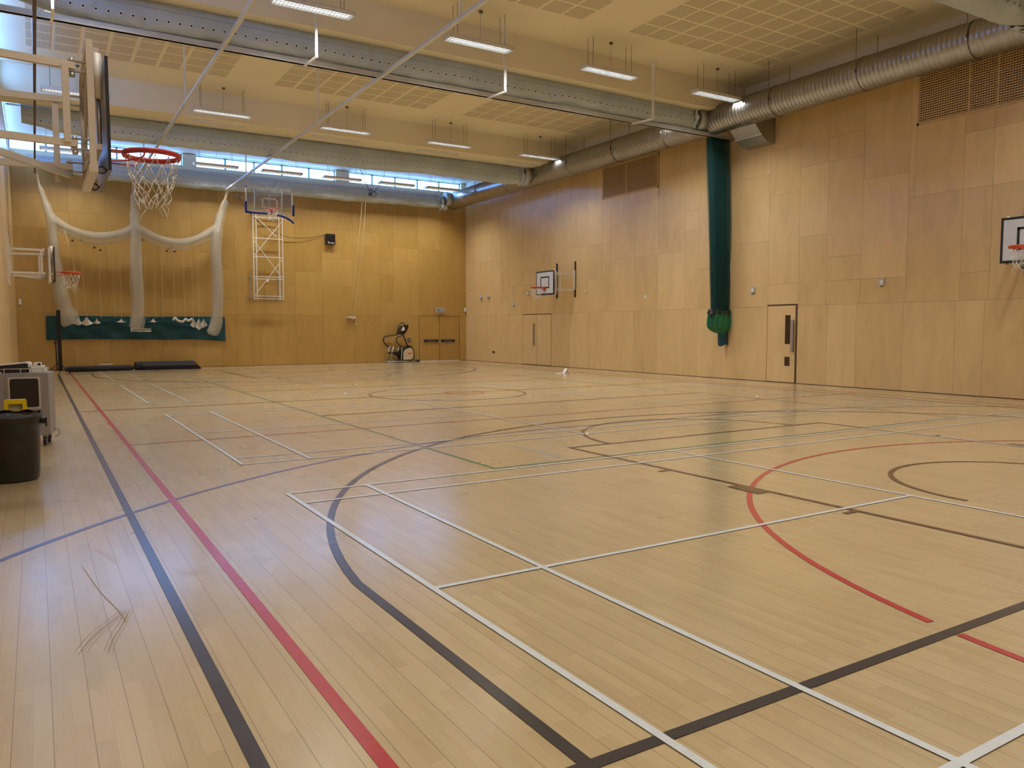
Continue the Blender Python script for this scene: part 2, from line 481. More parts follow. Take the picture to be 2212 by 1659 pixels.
for sgn, yb in ((1, 2.05), (-1, 30.12)):
    yc = yb+sgn*1.575
    R = 6.62
    bk.line((1.565, yb), (1.565, yb+sgn*2.25), .058).line((14.735, yb), (14.735, yb+sgn*2.25), .058)
    a = math.degrees(math.asin(.675/R))
    if sgn > 0: bk.arc((8.15, yc), R, a, 180-a, .058)
    else: bk.arc((8.15, yc), R, 180+a, 360-a, .058)
bk.build('court_line', M['l_black'], 'black basketball court lines')
br = Marks(.0040)
br.line((.63, 16.15), (15.62, 16.15)).arc((8.15, 16.15), 1.8, 0, 360)
for sgn, yb in ((1, 2.05), (-1, 30.12)):
    yk = yb+sgn*5.85
    br.line((5.7, yb), (5.7, yk)).line((10.6, yb), (10.6, yk)).line((5.675, yk), (10.625, yk))
    br.arc((8.15, yk), 1.8, 0 if sgn > 0 else 180, 180 if sgn > 0 else 360)
    br.arc((8.15, yb+sgn*1.55), 1.3, 0 if sgn > 0 else 180, 180 if sgn > 0 else 360)
    for x0, x1 in ((5.53, 5.70), (10.60, 10.77)):
        for dy in (1.82, 4.02, 4.98): br.line((x0, yb+sgn*dy), (x1, yb+sgn*dy), .05)
        br.line(((x0+x1)/2, yb+sgn*2.70), ((x0+x1)/2, yb+sgn*3.08), .17)
for y in (13.13, 19.17): br.line((4.19, y), (13.1, y))
br.build('court_line', M['l_brown'], 'dark brown key and centre circle lines')
rd = Marks(.0022)
rd.line((.975, 1.05), (.975, 31.45), .058).line((16.2, 1.05), (16.2, 31.45), .058)
rd.line((.97, 31.45), (16.2, 31.45))
for y in (11.13, 21.35): rd.line((.97, y), (16.2, y), .045)
rd.arc((8.58, 1.05), 4.87, 0, 166.6).arc((8.58, 1.05), 4.87, 168.6, 180).arc((8.58, 31.45), 4.87, 180, 360)
rd.arc((8.58, 16.15), .45, 0, 360)
rd.build('court_line', M['l_red'], 'red netball court lines')
bl = Marks(.0018)
bl.arc((7.0, .55), 9.05, 90, 143.8).line((7.0, 9.6), (10.1, 9.6)).arc((10.1, .55), 9.05, 38, 90)
bl.arc((7.0, 32.2), 9.0, 226, 270).line((7.0, 23.2), (10.1, 23.2)).arc((10.1, 32.2), 9.0, 270, 325)
bl.build('court_line', M['l_blue'], 'violet blue handball arc')
gn = Marks(.0014)
gn.rect(4.16, 7.14, 13.15, 25.1)
gn.build('court_line', M['l_green'], 'green volleyball court outline')
tp = Marks(.0016); tp.line((5.19, 8.37), (5.17, 7.33), .03)
tp.build('floor_tape', M['l_tape'], 'short strip of pale blue tape')
# curved scuff marks near the camera
sc_ = Marks(.0010)
def scuff(pts, w=.004):
    P = smooth_path([(x, y, 0) for x, y in pts], 5)
    for a, b in zip(P[:-1], P[1:]): sc_.line((a.x, a.y), (b.x, b.y), w)
for pts, n_, sp_ in (([(.20, 5.56), (.26, 4.98), (.32, 4.60), (.345, 4.36)], 2, .006), ([(.38, 4.56), (.30, 4.44), (.20, 4.26), (.13, 4.06)], 5, .013), ([(.37, 4.52), (.33, 4.36), (.27, 4.16), (.24, 4.0)], 4, .012), ([(-.04, 4.94), (.02, 4.92), (.10, 4.95)], 2, .02),
    ([(.72, 5.2), (.76, 5.05), (.84, 4.98)], 4, .02), ([(.66, 5.02), (.74, 5.0), (.80, 5.04)], 3, .02), ([(.3, 5.9), (.36, 5.72), (.40, 5.5)], 3, .015), ([(1.1, 5.2), (1.2, 5.12), (1.3, 5.1)], 3, .025), ([(1.75, 5.7), (1.86, 5.5), (1.90, 5.3)], 5, .018), ([(1.6, 5.25), (1.72, 5.22), (1.80, 5.27)], 4, .02), ([(-.1, 5.3), (0, 5.26), (.06, 5.3)], 3, .02)):
    for k in range(n_):
        o_ = (k-n_/2)*sp_; e_ = random.uniform(-.04, .04)
        scuff([(x+o_, y+o_*.4+e_) for x, y in pts], .0018)
sc_.build('scuff_mark', M['scuff'], 'thin curved scuff marks')

# ---- walls as boards over a dark joint
def board_wall(name, axis, fixed, inward, c0, c1, lower, upper, mat, holes):
    """axis 'x' or 'y' = running coordinate. boards 12 mm thick stand proud of a dark backing."""
    mb = MB(); T = .012; G = .0022
    def put(a0, a1, z0, z1):
        for h in holes:
            if a0 < h[1]-.01 and a1 > h[0]+.01 and z0 < h[3]-.01 and z1 > h[2]+.01:
                # split around the hole
                if a0 < h[0]-.02: put(a0, h[0], z0, z1)
                if a1 > h[1]+.02: put(h[1], a1, z0, z1)
                b0, b1 = max(a0, h[0]), min(a1, h[1])
                if z0 < h[2]-.02: put(b0, b1, z0, h[2])
                if z1 > h[3]+.02: put(b0, b1, h[3], z1)
                return
        t = random.random()
        if abs(t-.5) < .001: t = .52
        if axis == 'y': mb.box((fixed, a0+G, z0+G), (fixed+inward*T, a1-G, z1-G), 0, t)
        else: mb.box((a0+G, fixed, z0+G), (a1-G, fixed+inward*T, z1-G), 0, t)
    for a, b in zip(lower[:-1], lower[1:]): put(a, b, .012, 2.11)
    for a, b in zip(upper[:-1], upper[1:]):
        z = 2.11; first = random.choice((.61, 1.22, 1.83, 2.44))
        while z < ZWOOD-.05:
            z2 = min(ZWOOD, z+first)
            if ZWOOD-z2 < .4: z2 = ZWOOD
            put(a, b, z, z2); z = z2; first = random.choice((1.22, 1.22, 2.44, 2.44, 1.83, .61))
    return mb.build(name, mat, None)
def cols(start, end, seed):
    rnd = random.Random(seed); out = [start]
    while out[-1] < end-1.5: out.append(out[-1]+rnd.choice((1.2, 1.2, .6)))
    out.append(end); return out
# right wall
low_r = [YF, .6, 1.8, 2.4, 3.6, 4.8, 5.4, 6.6, 7.8, 9.05, 9.67, 10.9, 12.14, 12.97, 13.9, 14.92, 16.42, 17.62, 18.23, 19.47, 20.66, 21.29, 22.47, 23.25, 24.4, 25.66, 27.79, 29.01, 29.6, 30.8, 32.0, YB]
up_r = [YF, .6, 1.8, 2.4, 3.6, 4.8, 5.4, 6.6, 7.8, 8.98, 9.6, 10.86, 12.04, 13.04, 13.9, 14.92, 16.42, 17.59, 18.22, 19.45, 20.65, 21.9, 22.43, 23.25, 24.4, 25.66, 26.5, 27.79, 29.01, 29.6, 30.8, 32.0, YB]
V1 = (19.47, 22.43, 6.12, 7.25); V2 = (5.6, 10.72, 6.17, 7.36)
D_R2 = (25.66, 27.80, 0, 2.11); D_R1 = (13.90, 14.93, 0, 2.16)
wr = struct(MB().box((XR, YF-.3, 0), (XR+.3, YB+.3, ZC+.1)).box((XR-.012, YF, ZWOOD), (XR, YB, ZC)).build('wall_right', [M['cream']]))
sb = struct(MB().box((XR-.0015, YF, 0), (XR, YB, ZWOOD)).build('wall_right_joint', M['seam'], wr))
b_r = board_wall('wall_right_boards', 'y', XR-.0015, -1, 0, 0, low_r, up_r, M['ply_side'], [V1, V2, D_R2, D_R1]); b_r.parent = wr; struct(b_r)
# back wall with three clerestory windows
WZ0, WZ1 = 7.86, 8.33
WIN = [(-.56, 5.15), (5.63, 11.29), (11.90, 17.37)]
D_B = (15.12, 17.24, 0, 2.11)
mb = MB().box((XL-.3, YB, 0), (XR+.3, YB+.3, WZ0))
piers = [(5.15, 5.63), (11.29, 11.90), (17.37, XR+.3)]
for a, b in piers: mb.box((a, YB, WZ0), (b, YB+.3, ZC+.1))
mb.box((XL-.3, YB, WZ0), (XL, YB+.3, ZC+.1)); mb.box((XL, YB, WZ1), (XR, YB+.3, ZC+.1))
mb.box((XL, YB-.012, ZWOOD), (XR, YB, WZ0))
wb = struct(mb.build('wall_back', M['cream']))
struct(MB().box((XL, YB-.0015, 0), (XR, YB, ZWOOD)).build('wall_back_joint', M['seam'], wb))
low_b = [XL, .6, 1.2, 2.4, 3.6, 4.2, 5.4, 6.4, 7.0, 7.94, 9.42, 10.6, 11.99, 13.25, 13.87, 15.12, 17.24, XR]
up_b = [XL, .6, 1.2, 2.4, 3.6, 4.2, 5.4, 6.4, 7.0, 8.2, 9.42, 10.6, 11.99, 13.25, 13.87, 15.12, 16.3, 17.0, XR]
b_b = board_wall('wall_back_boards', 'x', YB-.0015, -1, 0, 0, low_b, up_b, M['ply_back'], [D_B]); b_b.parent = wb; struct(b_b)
# left wall with clerestory windows
WINL = [(.2, 7.2), (8.4, 15.6), (17.1, 24.0), (25.4, 32.5)]
mb = MB().box((XL-.3, YF-.3, 0), (XL, YB+.3, WZ0))
ys = [YF-.3]+[v for w in WINL for v in w]+[YB+.3]
for i in range(0, len(ys), 2): mb.box((XL-.3, ys[i], WZ0), (XL, ys[i+1], ZC+.1))
mb.box((XL-.3, YF, WZ1), (XL, YB, ZC+.1))
mb.box((XL, YF, ZWOOD), (XL+.012, YB, WZ0))
wl = struct(mb.build('wall_left', M['cream']))
struct(MB().box((XL, YF, 0), (XL+.0015, YB, ZWOOD)).build('wall_left_joint', M['seam'], wl))
b_l = board_wall('wall_left_boards', 'y', XL+.0015, 1, 0, 0, cols(YF, YB, 3), cols(YF, YB, 3), M['ply_side'], []); b_l.parent = wl; struct(b_l)
wf = struct(MB().box((XL-.3, YF-.3, 0), (XR+.3, YF, ZC+.1)).build('wall_front', M['cream']))
b_f = board_wall('wall_front_boards', 'x', YF, 1, 0, 0, cols(XL, XR, 5), cols(XL, XR, 6), M['ply_side'], []); b_f.parent = wf; struct(b_f)
# ceiling
ceil = struct(MB().box((XL-.3, YF-.3, ZC), (XR+.3, YB+.3, ZC+.15)).build('ceiling', M['cream']))
BAYS = [(1.9, 6.1), (10.2, 14.4), (18.42, 22.62), (26.6, 30.8)]
for y0, y1 in BAYS:
    for x0 in (.07, 6.0, 11.95):
        mb = MB()
        for i in range(8):
            for j in range(7):
                a, b = x0+i*.5875, y0+j*.6
                mb.box((a, b, ZC-.006), (a+.50, b+.51, ZC+.001))
        mb.build('perforated_panel', M['perf'], ceil)
# beams across the hall
BEAMS = [(7.75, .5), (16.35, .5), (24.70, .55)]
for i, (y, hw) in enumerate(BEAMS):
    struct(MB().box((XL, y-hw, 7.6), (XR, y+hw, ZC)).build('trim_%d' % (i+1), M['cream']))

# windows
def window(n, axis, a0, a1, fixed, out, npanes):
    """fixed = inner wall face, out = direction to outside"""
    f0, f1 = fixed+out*.14, fixed+out*.20; g = fixed+out*.17
    mb = MB(); fr = .045
    def bx(u0, u1, z0, z1):
        if axis == 'x': mb.box((u0, f0, z0), (u1, f1, z1))
        else: mb.box((f0, u0, z0), (f1, u1, z1))
    bx(a0, a1, WZ0, WZ0+fr); bx(a0, a1, WZ1-fr, WZ1); bx(a0, a0+fr, WZ0, WZ1); bx(a1-fr, a1, WZ0, WZ1)
    w = (a1-a0)/npanes
    for k in range(1, npanes): bx(a0+k*w-.035, a0+k*w+.035, WZ0, WZ1)
    o = struct(mb.build('window_%d' % n, M['window_frame']))
    mg = MB()
    if axis == 'x': mg.box((a0+fr, g-.003, WZ0+fr), (a1-fr, g+.003, WZ1-fr))
    else: mg.box((g-.003, a0+fr, WZ0+fr), (g+.003, a1-fr, WZ1-fr))
    mg.build('glass_pane', M['glass'], o)
for i, (a, b) in enumerate(WIN): window(i+1, 'x', a, b, YB, 1, 5)
for i, (a, b) in enumerate(WINL): window(i+4, 'y', a, b, XL, -1, 6)
# portals help the daylight in
def portal(loc, rot, sx, sy):
    l = bpy.data.lights.new('window_portal', 'AREA'); l.shape = 'RECTANGLE'; l.size = sx; l.size_y = sy; l.energy = 1
    l.cycles.is_portal = True
    o = bpy.data.objects.new('window_portal', l); COL.objects.link(o); o.location = loc; o.rotation_euler = rot
for a, b in WIN: portal(((a+b)/2, YB+.24, (WZ0+WZ1)/2), (-PI/2, 0, 0), b-a, WZ1-WZ0)
for a, b in WINL: portal((XL-.24, (a+b)/2, (WZ0+WZ1)/2), (0, -PI/2, 0), WZ1-WZ0, b-a)

# doors -----------------------------------------------------------------
def leaf(mb, axis, a0, a1, z0, z1, f0, f1, tone=.4):
    if axis == 'y': mb.box((f0, a0, z0), (f1, a1, z1), 0, tone)
    else: mb.box((a0, f0, z0), (a1, f1, z1), 0, tone)
# door_1: pair with push bars in the back wall
d = struct(MB().box((15.12, YB-.003, 0), (17.24, YB+.0, 2.11)).build('door_1', M['seam']))
MB().box((15.14, YB-.016, .022), (16.16, YB-.003, 2.095), 0, .15).build('door_leaf', M['ply_back'], d)
MB().box((16.185, YB-.016, .022), (17.215, YB-.003, 2.095), 0, .05).build('door_leaf', M['ply_back'], d)
for x0, x1, tx in ((15.36, 16.08, 15.72), (16.24, 16.95, 16.60)):
    pb = MB().box((x0, YB-.05, .90), (x1, YB-.016, 1.01)).box((x0-.01, YB-.08, .93), (x0+.03, YB-.016, .98)).box((x1-.03, YB-.08, .93), (x1+.01, YB-.016, .98)).build('push_bar', M['black'], d)
    text_mesh('Push bar to open', .055, 'lettering', M['grey_light'], pb, (tx, YB-.052, .955), (PI/2, 0, 0))
MB().box((16.24, YB-.030, .855), (16.95, YB-.016, .885)).build('grab_rail', M['steel'], d)
MB().box((15.14, YB-.03, .0), (16.16, YB-.016, .028)).box((16.2, YB-.03, .0), (17.21, YB-.016, .022)).build('door_gap_strip', M['gap_daylight'], d)  # bright white strips stand for daylight showing through the gap below the leaves
# door_2: pair in the right wall
d = struct(MB().box((XR-.003, 25.66, 0), (XR, 27.80, 2.11)).build('door_2', M['seam']))
MB().box((XR-.016, 25.685, .03), (XR-.003, 26.71, 2.08), 0, .8).build('door_leaf', M['ply_side'], d)
MB().box((XR-.016, 26.735, .03), (XR-.003, 27.775, 2.08), 0, .55).build('door_leaf', M['ply_side'], d)
MB().box((XR-.06, 26.88, .82), (XR-.035, 26.95, 1.72)).box((XR-.06, 26.9, .85), (XR-.016, 26.93, .88)).box((XR-.06, 26.9, 1.66), (XR-.016, 26.93, 1.69)).build('pull_handle', M['steel'], d)
MB().cyl((XR-.035, 26.80, .88), (XR-.016, 26.80, .88), .02).build('lock_cylinder', M['steel'], d)
# door_3: single door, vision panels and steel pull
d = struct(MB().box((XR-.003, 13.90, 0), (XR, 14.93, 2.16)).build('door_3', M['seam']))
mb = MB()
y0, y1 = 13.965, 14.905
for a in ((y0, 14.125, .02, 2.12), (14.30, y1, .02, 2.12), (14.125, 14.30, .02, .47), (14.125, 14.30, .72, 1.07), (14.125, 14.30, 1.86, 2.12)):
    mb.box((XR-.018, a[0], a[2]), (XR-.003, a[1], a[3]), 0, .7)
mb.build('door_leaf', M['ply_side'], d)
MB().box((XR-.008, 14.125, 1.07), (XR-.003, 14.30, 1.86)).build('vision_panel', M['darkglass'], d)
MB().box((XR-.008, 14.125, .47), (XR-.003, 14.30, .72)).build('vision_panel', M['darkglass'], d)
MB().box((XR-.07, 13.99, .86), (XR-.05, 14.075, 1.73)).box((XR-.06, 14.01, .9), (XR-.018, 14.05, .93)).box((XR-.06, 14.01, 1.66), (XR-.018, 14.05, 1.69)).build('pull_handle', M['steel'], d)

# ================================================================= CEILING SERVICES
# luminaires
def luminaire(label):
    t = thing('ceiling_lamp', label, 'light', (0, 0, 0), 0, 'louvred ceiling lamps')
    L, W, H = 1.58, .30, .085
    mb = MB()
    mb.box((-L/2, -W/2, .0), (-L/2+.02, W/2, H)).box((L/2-.02, -W/2, .0), (L/2, W/2, H))
    mb.box((-L/2, -W/2, .0), (L/2, -W/2+.012, H)).box((-L/2, W/2-.012, .0), (L/2, W/2, H)).box((-L/2, -W/2, H-.01), (L/2, W/2, H))
    mb.build('casing', M['lamp_body'], t)
    lv = MB()
    for k in (-1, 1): lv.box((-L/2+.02, k*.047-.003, .002), (L/2-.02, k*.047+.003, .035))
    n = 22
    for k in range(1, n):
        x = -L/2+.02+(L-.04)*k/n; lv.box((x-.002, -W/2+.012, .004), (x+.002, W/2-.012, .033))
    lv.build('louvre_grid', M['louvre'], t)
    for k in (-1, 0, 1): MB().tube([(-L/2+.05, k*.093, .052), (L/2-.05, k*.093, .052)], .013, 8).build('lamp_tube', M['tube'], t)
    for x in (-.58, .58):
        for y in (-.10, .10): MB().cyl((x, y, H), (x, y, ZC-7.6), .005, 6).build('hanging_rod', M['rod'], t)
    MB().cyl((0.05, .02, ZC-7.6-.04), (0.05, .02, ZC-7.6), .045, 12).tube([(0.05, .02, ZC-7.6-.04), (.02, 0, .45), (.03, .01, .25), (0, 0, H)], .003, 5).build('power_cable', M['rod'], t)
    return t
def add_light(t, x, y, z):
    l = bpy.data.lights.new('lamp_light', 'AREA'); l.shape = 'RECTANGLE'; l.size = 1.5; l.size_y = .27
    o_cam = False; l.energy = LAMP_W; l.color = (1.0, .965, .90); l.spread = math.radians(128)
    o = bpy.data.objects.new('lamp_light', l); COL.objects.link(o); o.parent = t; o.location = (0, 0, -.004); o.visible_camera = o_cam
    return o
XS = (1.15, 4.78, 8.42, 12.0, 15.58)
lamp_names = {
 15.05: ['leftmost of the nearest row', 'largest and brightest, left of the longest diagonal rail', 'right of the longest diagonal rail, over the near fabric duct', 'mid near bay, beside the second white bracket post', 'lamp of the near bay touching the steel duct'],
 23.5: ['lamp seen behind the near white hoop frame, three bare tubes showing', 'lamp of the middle bay left of the long diagonal rail', 'lamp of the middle bay just right of the long diagonal rail', 'third lit lamp of the middle bay, over the far fabric duct', 'lamp of the middle bay next to the steel duct'],
}
first = None
def put_lamp(x, y, z, label, lit=True, rz=0):
    global first
    if first is None: first = t = luminaire(label)
    else:
        t = copy_tree(first); t['label'] = label
        for ch in list(t.children):
            if ch.type == 'LIGHT': bpy.data.objects.remove(ch)
    t.location = (x, y, z); t['_o'] = (x, y, z)
    return t
lamps = []
for y in (15.05, 23.5):
    for x, s in zip(XS, lamp_names[y]): lamps.append(put_lamp(x, y, 7.6, 'white louvred hanging lamp, '+s))
R4 = [(1.15, 'behind the near basketball hoop bracket'), (6.04, 'leftmost of the five below the middle window'), (8.5, 'crossed by the end of the diagonal rail'), (10.95, 'in front of the grey pier between windows'), (13.34, 'above the hanging rings, right side'), (15.5, 'rightmost before the last window')]
for x, s in R4: lamps.append(put_lamp(x, 31.1, 7.6, 'white louvred hanging lamp before the far windows, '+s))
for y in (1.3, 6.55):  # two rows added out of view to light the near floor
    for x in XS: lamps.append(put_lamp(x, y, 7.6, 'added louvred lamp out of view above the near floor, '+('by the left wall' if x < 2 else 'by the right wall' if x > 15 else 'away from the walls')))
for x in XS: lamps.append(put_lamp(x, 17.75, 7.6, 'added white louvred lamp, unseen behind the near beam'))  # unseen row added behind the beam for extra light
for t in lamps: add_light(t, 0, 0, 0)
# unlit battens under the far beam
bt0 = None
for x, s in zip(XS, ('far left behind the near hoop frame', 'under the leftmost lit lamp', 'left of centre above the far fabric duct', 'right of centre above the far fabric duct', 'right end beside the steel duct')):
    if bt0 is None:
        bt0 = b = thing('batten_lamp', 'x', 'light', (0, 0, 0), 0, 'unlit battens below the far beam')
        MB().box((-.78, -.07, -.055), (.78, .07, 0)).build('casing', M['white'], b)
        MB().box((-.74, -.05, -.075), (.74, .05, -.055)).build('diffuser', M['lamp_body'], b)
    else: b = copy_tree(bt0)
    b.location = (min(x+.02, 15.48), 24.45, 7.6); b['label'] = 'unlit white batten on the far beam, '+s

# steel spiral duct
DX, DZ, DR = 16.7, 7.40, .385
st = thing('spiral_duct', 'long round ribbed steel air duct high on the right wall', 'air duct', (DX, 0, DZ))
mb = MB(); nseg = 24; ylist = []; y = YF+.1
while y < 32.45:
    for dy, dr in ((0, 0), (.045, 0), (.055, .0045), (.065, 0)): ylist.append((y+dy, DR+dr))
    y += .11
base = len(mb.v)
for yy, r in ylist:
    for j in range(nseg):
        t = 2*PI*j/nseg; mb.v.append(Vector((r*math.cos(t), yy, r*math.sin(t))))
for i in range(len(ylist)-1):
    for j in range(nseg):
        j2 = (j+1) % nseg; mb.face((i*nseg+j, i*nseg+j2, (i+1)*nseg+j2, (i+1)*nseg+j), 0, True)
mb.disc((0, ylist[-1][0], 0), DR, nseg, 0, (0, 1, 0))
mb.build('duct_tube', M['duct'], st)
for y in (3.9, 6.4, 8.95, 11.45, 13.95, 18.0, 20.4, 22.9, 27.3, 29.6):
    b = MB(); b.ring((0, y, 0), DR+.007, .006, 32, 6, 0, 'y')
    b.cyl((-.40, y, 0), (-.40, y, ZC-DZ), .007, 6); b.cyl((.40, y, 0), (.40, y, ZC-DZ), .007, 6)
    b.box((-.43, y-.015, -.03), (-.37, y+.015, .03)); b.box((.37, y-.015, -.03), (.43, y+.015, .03))
    b.build('hanger_strap', M['rod'], st)
for y in (7.75, 16.35, 25.45, 32.05):
    MB().cyl((-.62, y, -.02), (-.20, y, -.02), .30, 24).build('branch_collar', M['sheet'], st)
# transition box from the duct to the wall
tb = thing('duct_transition_box', 'wedge shaped galvanised box joining the steel duct to the wall above the green net', 'air duct', (XR, 15.2, 7.0))
mb = MB(); mb.prism([(16.66, 7.14), (17.03, 6.77), (17.28, 6.60), (17.585, 6.58), (17.585, 7.33), (17.0, 7.36)], 1, 14.78, 15.68)
mb.build('casing', M['sheet'], tb, True)
MB().bar((17.02, 14.76, 6.765), (17.02, 15.70, 6.765), .02, .02).build('flange', M['white'], tb, True)

# fabric ducts
def fabric_duct(yc, zc, x0, x1, label, seed, ry=.30, rz=.345, endcap=True, droop=.0):
    t = thing('fabric_duct', label, 'air duct', (x0, yc, zc), 0, 'grey fabric air ducts across the hall')
    mb = MB()
    NL = int((x1-x0)/.05)
    # hung cloth: nearly flat side panels, a seam half way down, fuller foot
    half = [(.16, 1.0), (.19, .80), (.225, .60), (.255, .42), (.285, .24), (.305, .10), (.312, .045), (.312, .025), (.318, -.08), (.325, -.22), (.325, -.36), (.315, -.50), (.292, -.66), (.24, -.82), (.15, -.94), (.05, -1.0)]
    PR = [(y_/.325, z_) for y_, z_ in half]
    prof = PR + [(-y_, z_) for y_, z_ in PR[::-1]]
    n = len(prof); seams = (6, n-8)
    for i in range(NL+1):
        f = i/NL; x = x0+(x1-x0)*f; dl = x-x0; dr = x1-x
        sq = 1.0; wy = 1.0
        if dl < 1.9: sq = .42+.58*math.sin(dl/1.9*PI/2); wy = .75+.25*dl/1.9
        if dr < .8: sq = .80+.20*(dr/.8); wy = .72+.28*dr/.8
        for k, (c, s) in enumerate(prof):
            yy = ry*c; zz = rz*s; side = 1 if c > 0 else -1
            lo = max(0, -s)
            sag = .06*lo*(noise.noise(Vector((x*.45, seed*3.1, 0)))+.6*noise.noise(Vector((x*1.7, seed*7.7, side*2))))
            # creases: diagonal pulls on the upper panel, scallops lower down, tight gathers every few metres
            pull = .018*noise.noise(Vector((x*2.6-zz*3.2, seed+side*5, zz*1.1)))+.010*noise.noise(Vector((x*6-zz*6, seed*2+side, zz*4)))
            m = (x*1.0+seed*1.3) % 3.05; gat = math.exp(-((m-1.5)/.13)**2)
            pull += -.03*gat*(.4+.6*lo)+.012*gat*math.sin(zz*60+seed)
            if abs(s) > .93: pull *= .2
            if dr < .7: pull += .05*noise.noise(Vector((x*8, k*.8, seed)))
            if s < 0: zz = zz*sq+sag-.02*gat*lo
            mb.v.append(Vector((x, yc+(yy+side*pull)*wy, zc+zz)))
    for i in range(NL):
        for j in range(n):
            j2 = (j+1) % n
            mb.face((i*n+j, i*n+j2, (i+1)*n+j2, (i+1)*n+j), 1 if j in seams else 0, True)
    mb.face([j for j in range(n)], 0); mb.face([NL*n+j for j in range(n)][::-1], 0)
    # eyelets on both sides, set into the cloth
    k200 = 11; k320 = n-12
    step = .20; x = x0+.5
    while x < x1-.5:
        i = int((x-x0)/(x1-x0)*NL)
        for kk in (k200, k320):
            p = mb.v[i*n+kk]; a0 = mb.v[(i+1)*n+kk]-p; a1 = mb.v[i*n+kk+1]-mb.v[i*n+kk-1]
            nn = a0.cross(a1).normalized()
            if nn.dot(p-Vector((p.x, yc, zc))) < 0: nn = -nn
            mb.disc(p+nn*.006, .034, 10, 3, nn); mb.disc(p+nn*.010, .020, 10, 2, nn)
        x += step
    mb.build('fabric_sleeve', [M['fabric'], M['fabric_seam'], M['hole'], M['white']], t, True)
    r = MB().box((x0-.35, yc-.19, zc+rz-.01), (x1-.3, yc-.16, zc+rz+.035)).box((x0-.35, yc+.16, zc+rz-.01), (x1-.3, yc+.19, zc+rz+.035))
    xx = x0+.3
    while xx < x1-.4:
        r.cyl((xx, yc-.175, zc+rz), (xx, yc-.175, max(7.6, zc+rz+.10)), .007, 6); xx += 1.52
    r.build('suspension_track', M['rail'], t, True)
    # gathered collar over the steel branch
    g = MB()
    def fn(u, v):
        th = 2*PI*u; rr = (.27 + .045*math.sin(v*PI*2.5))*(1+.10*math.sin(th*7+v*6+seed)+.05*math.sin(th*13-v*9))
        return (x1-.05+v*.30, yc+rr*math.cos(th), zc-.02+rr*math.sin(th))
    g.grid(fn, 56, 10, 0, True)
    g.build('gathered_cuff', M['fabric'], t, True)
    return t
fabric_duct(7.72, 7.40, -.1, 15.98, 'grey fabric duct with eyelets cut off by the top right corner', 1)
fabric_duct(16.42, 7.43, -.1, 15.98, 'nearest long grey fabric duct, wrinkled, with eyelets along its lower edge', 2)
fabric_duct(25.45, 7.30, -.1, 15.98, 'middle grey fabric duct seen over the far windows', 3, .30, .335)
fabric_duct(32.28, 7.26, .3, 15.98, 'farthest grey fabric duct hung flat below the window band on the end wall', 4, .26, .29)

# rails
def rail_y(x, z, y0, y1, label, mat, w=.07, h=.058, posts=()):
    t = thing('net_rail', label, 'rail', (x, y0, z), 0, 'cricket net rails along the hall')
    MB().box((x-w/2, y0, z), (x+w/2, y1, z+h)).build('track', mat, t, True)
    for y in posts:
        MB().bar((x, y, z+h), (x, y, ZC), .035, .035).build('drop_post', M['white'], t, True)
    return t
rail_y(6.56, 6.90, YF+.02, 32.0, 'longest diagonal grey ceiling rail crossing the picture to the right hand net', M['rail'], posts=(4.2, 12.4, 20.4, 28.6))
rail_y(3.29, 6.90, YF+.02, 31.9, 'diagonal grey ceiling rail left of centre ending at the middle net', M['rail'], posts=(4.2, 12.4, 20.3, 28.6))
rail_y(.20, 6.90, YF+.02, 31.9, 'dark ceiling rail seen end on at the left edge', M['darksteel'], .055, .058, posts=(12.4, 20.4, 28.6))
t = thing('net_rail', 'pale grey cross rail along the underside of the nearest fabric duct', 'rail', (8.5, 16.4, 7.0))
MB().box((XL+.02, 16.26, 6.96), (17.57, 16.34, 7.07)).box((XL+.02, 16.235, 6.96), (17.57, 16.365, 6.972)).build('track', M['rail'], t, True)
for x in (.46, 4.97, 9.34, 13.78):
    b = MB().bar((x, 15.5, 6.88), (x, 15.5, 8.35), .045, .045).bar((x, 15.48, 6.89), (x, 16.32, 6.945), .045, .035)
    b.box((x-.16, 15.48, ZC-.025), (x-.02, 15.52, ZC)).box((x+.02, 15.48, ZC-.025), (x+.16, 15.52, ZC))
    b.build('hanging_bracket', M['white'], t, True)

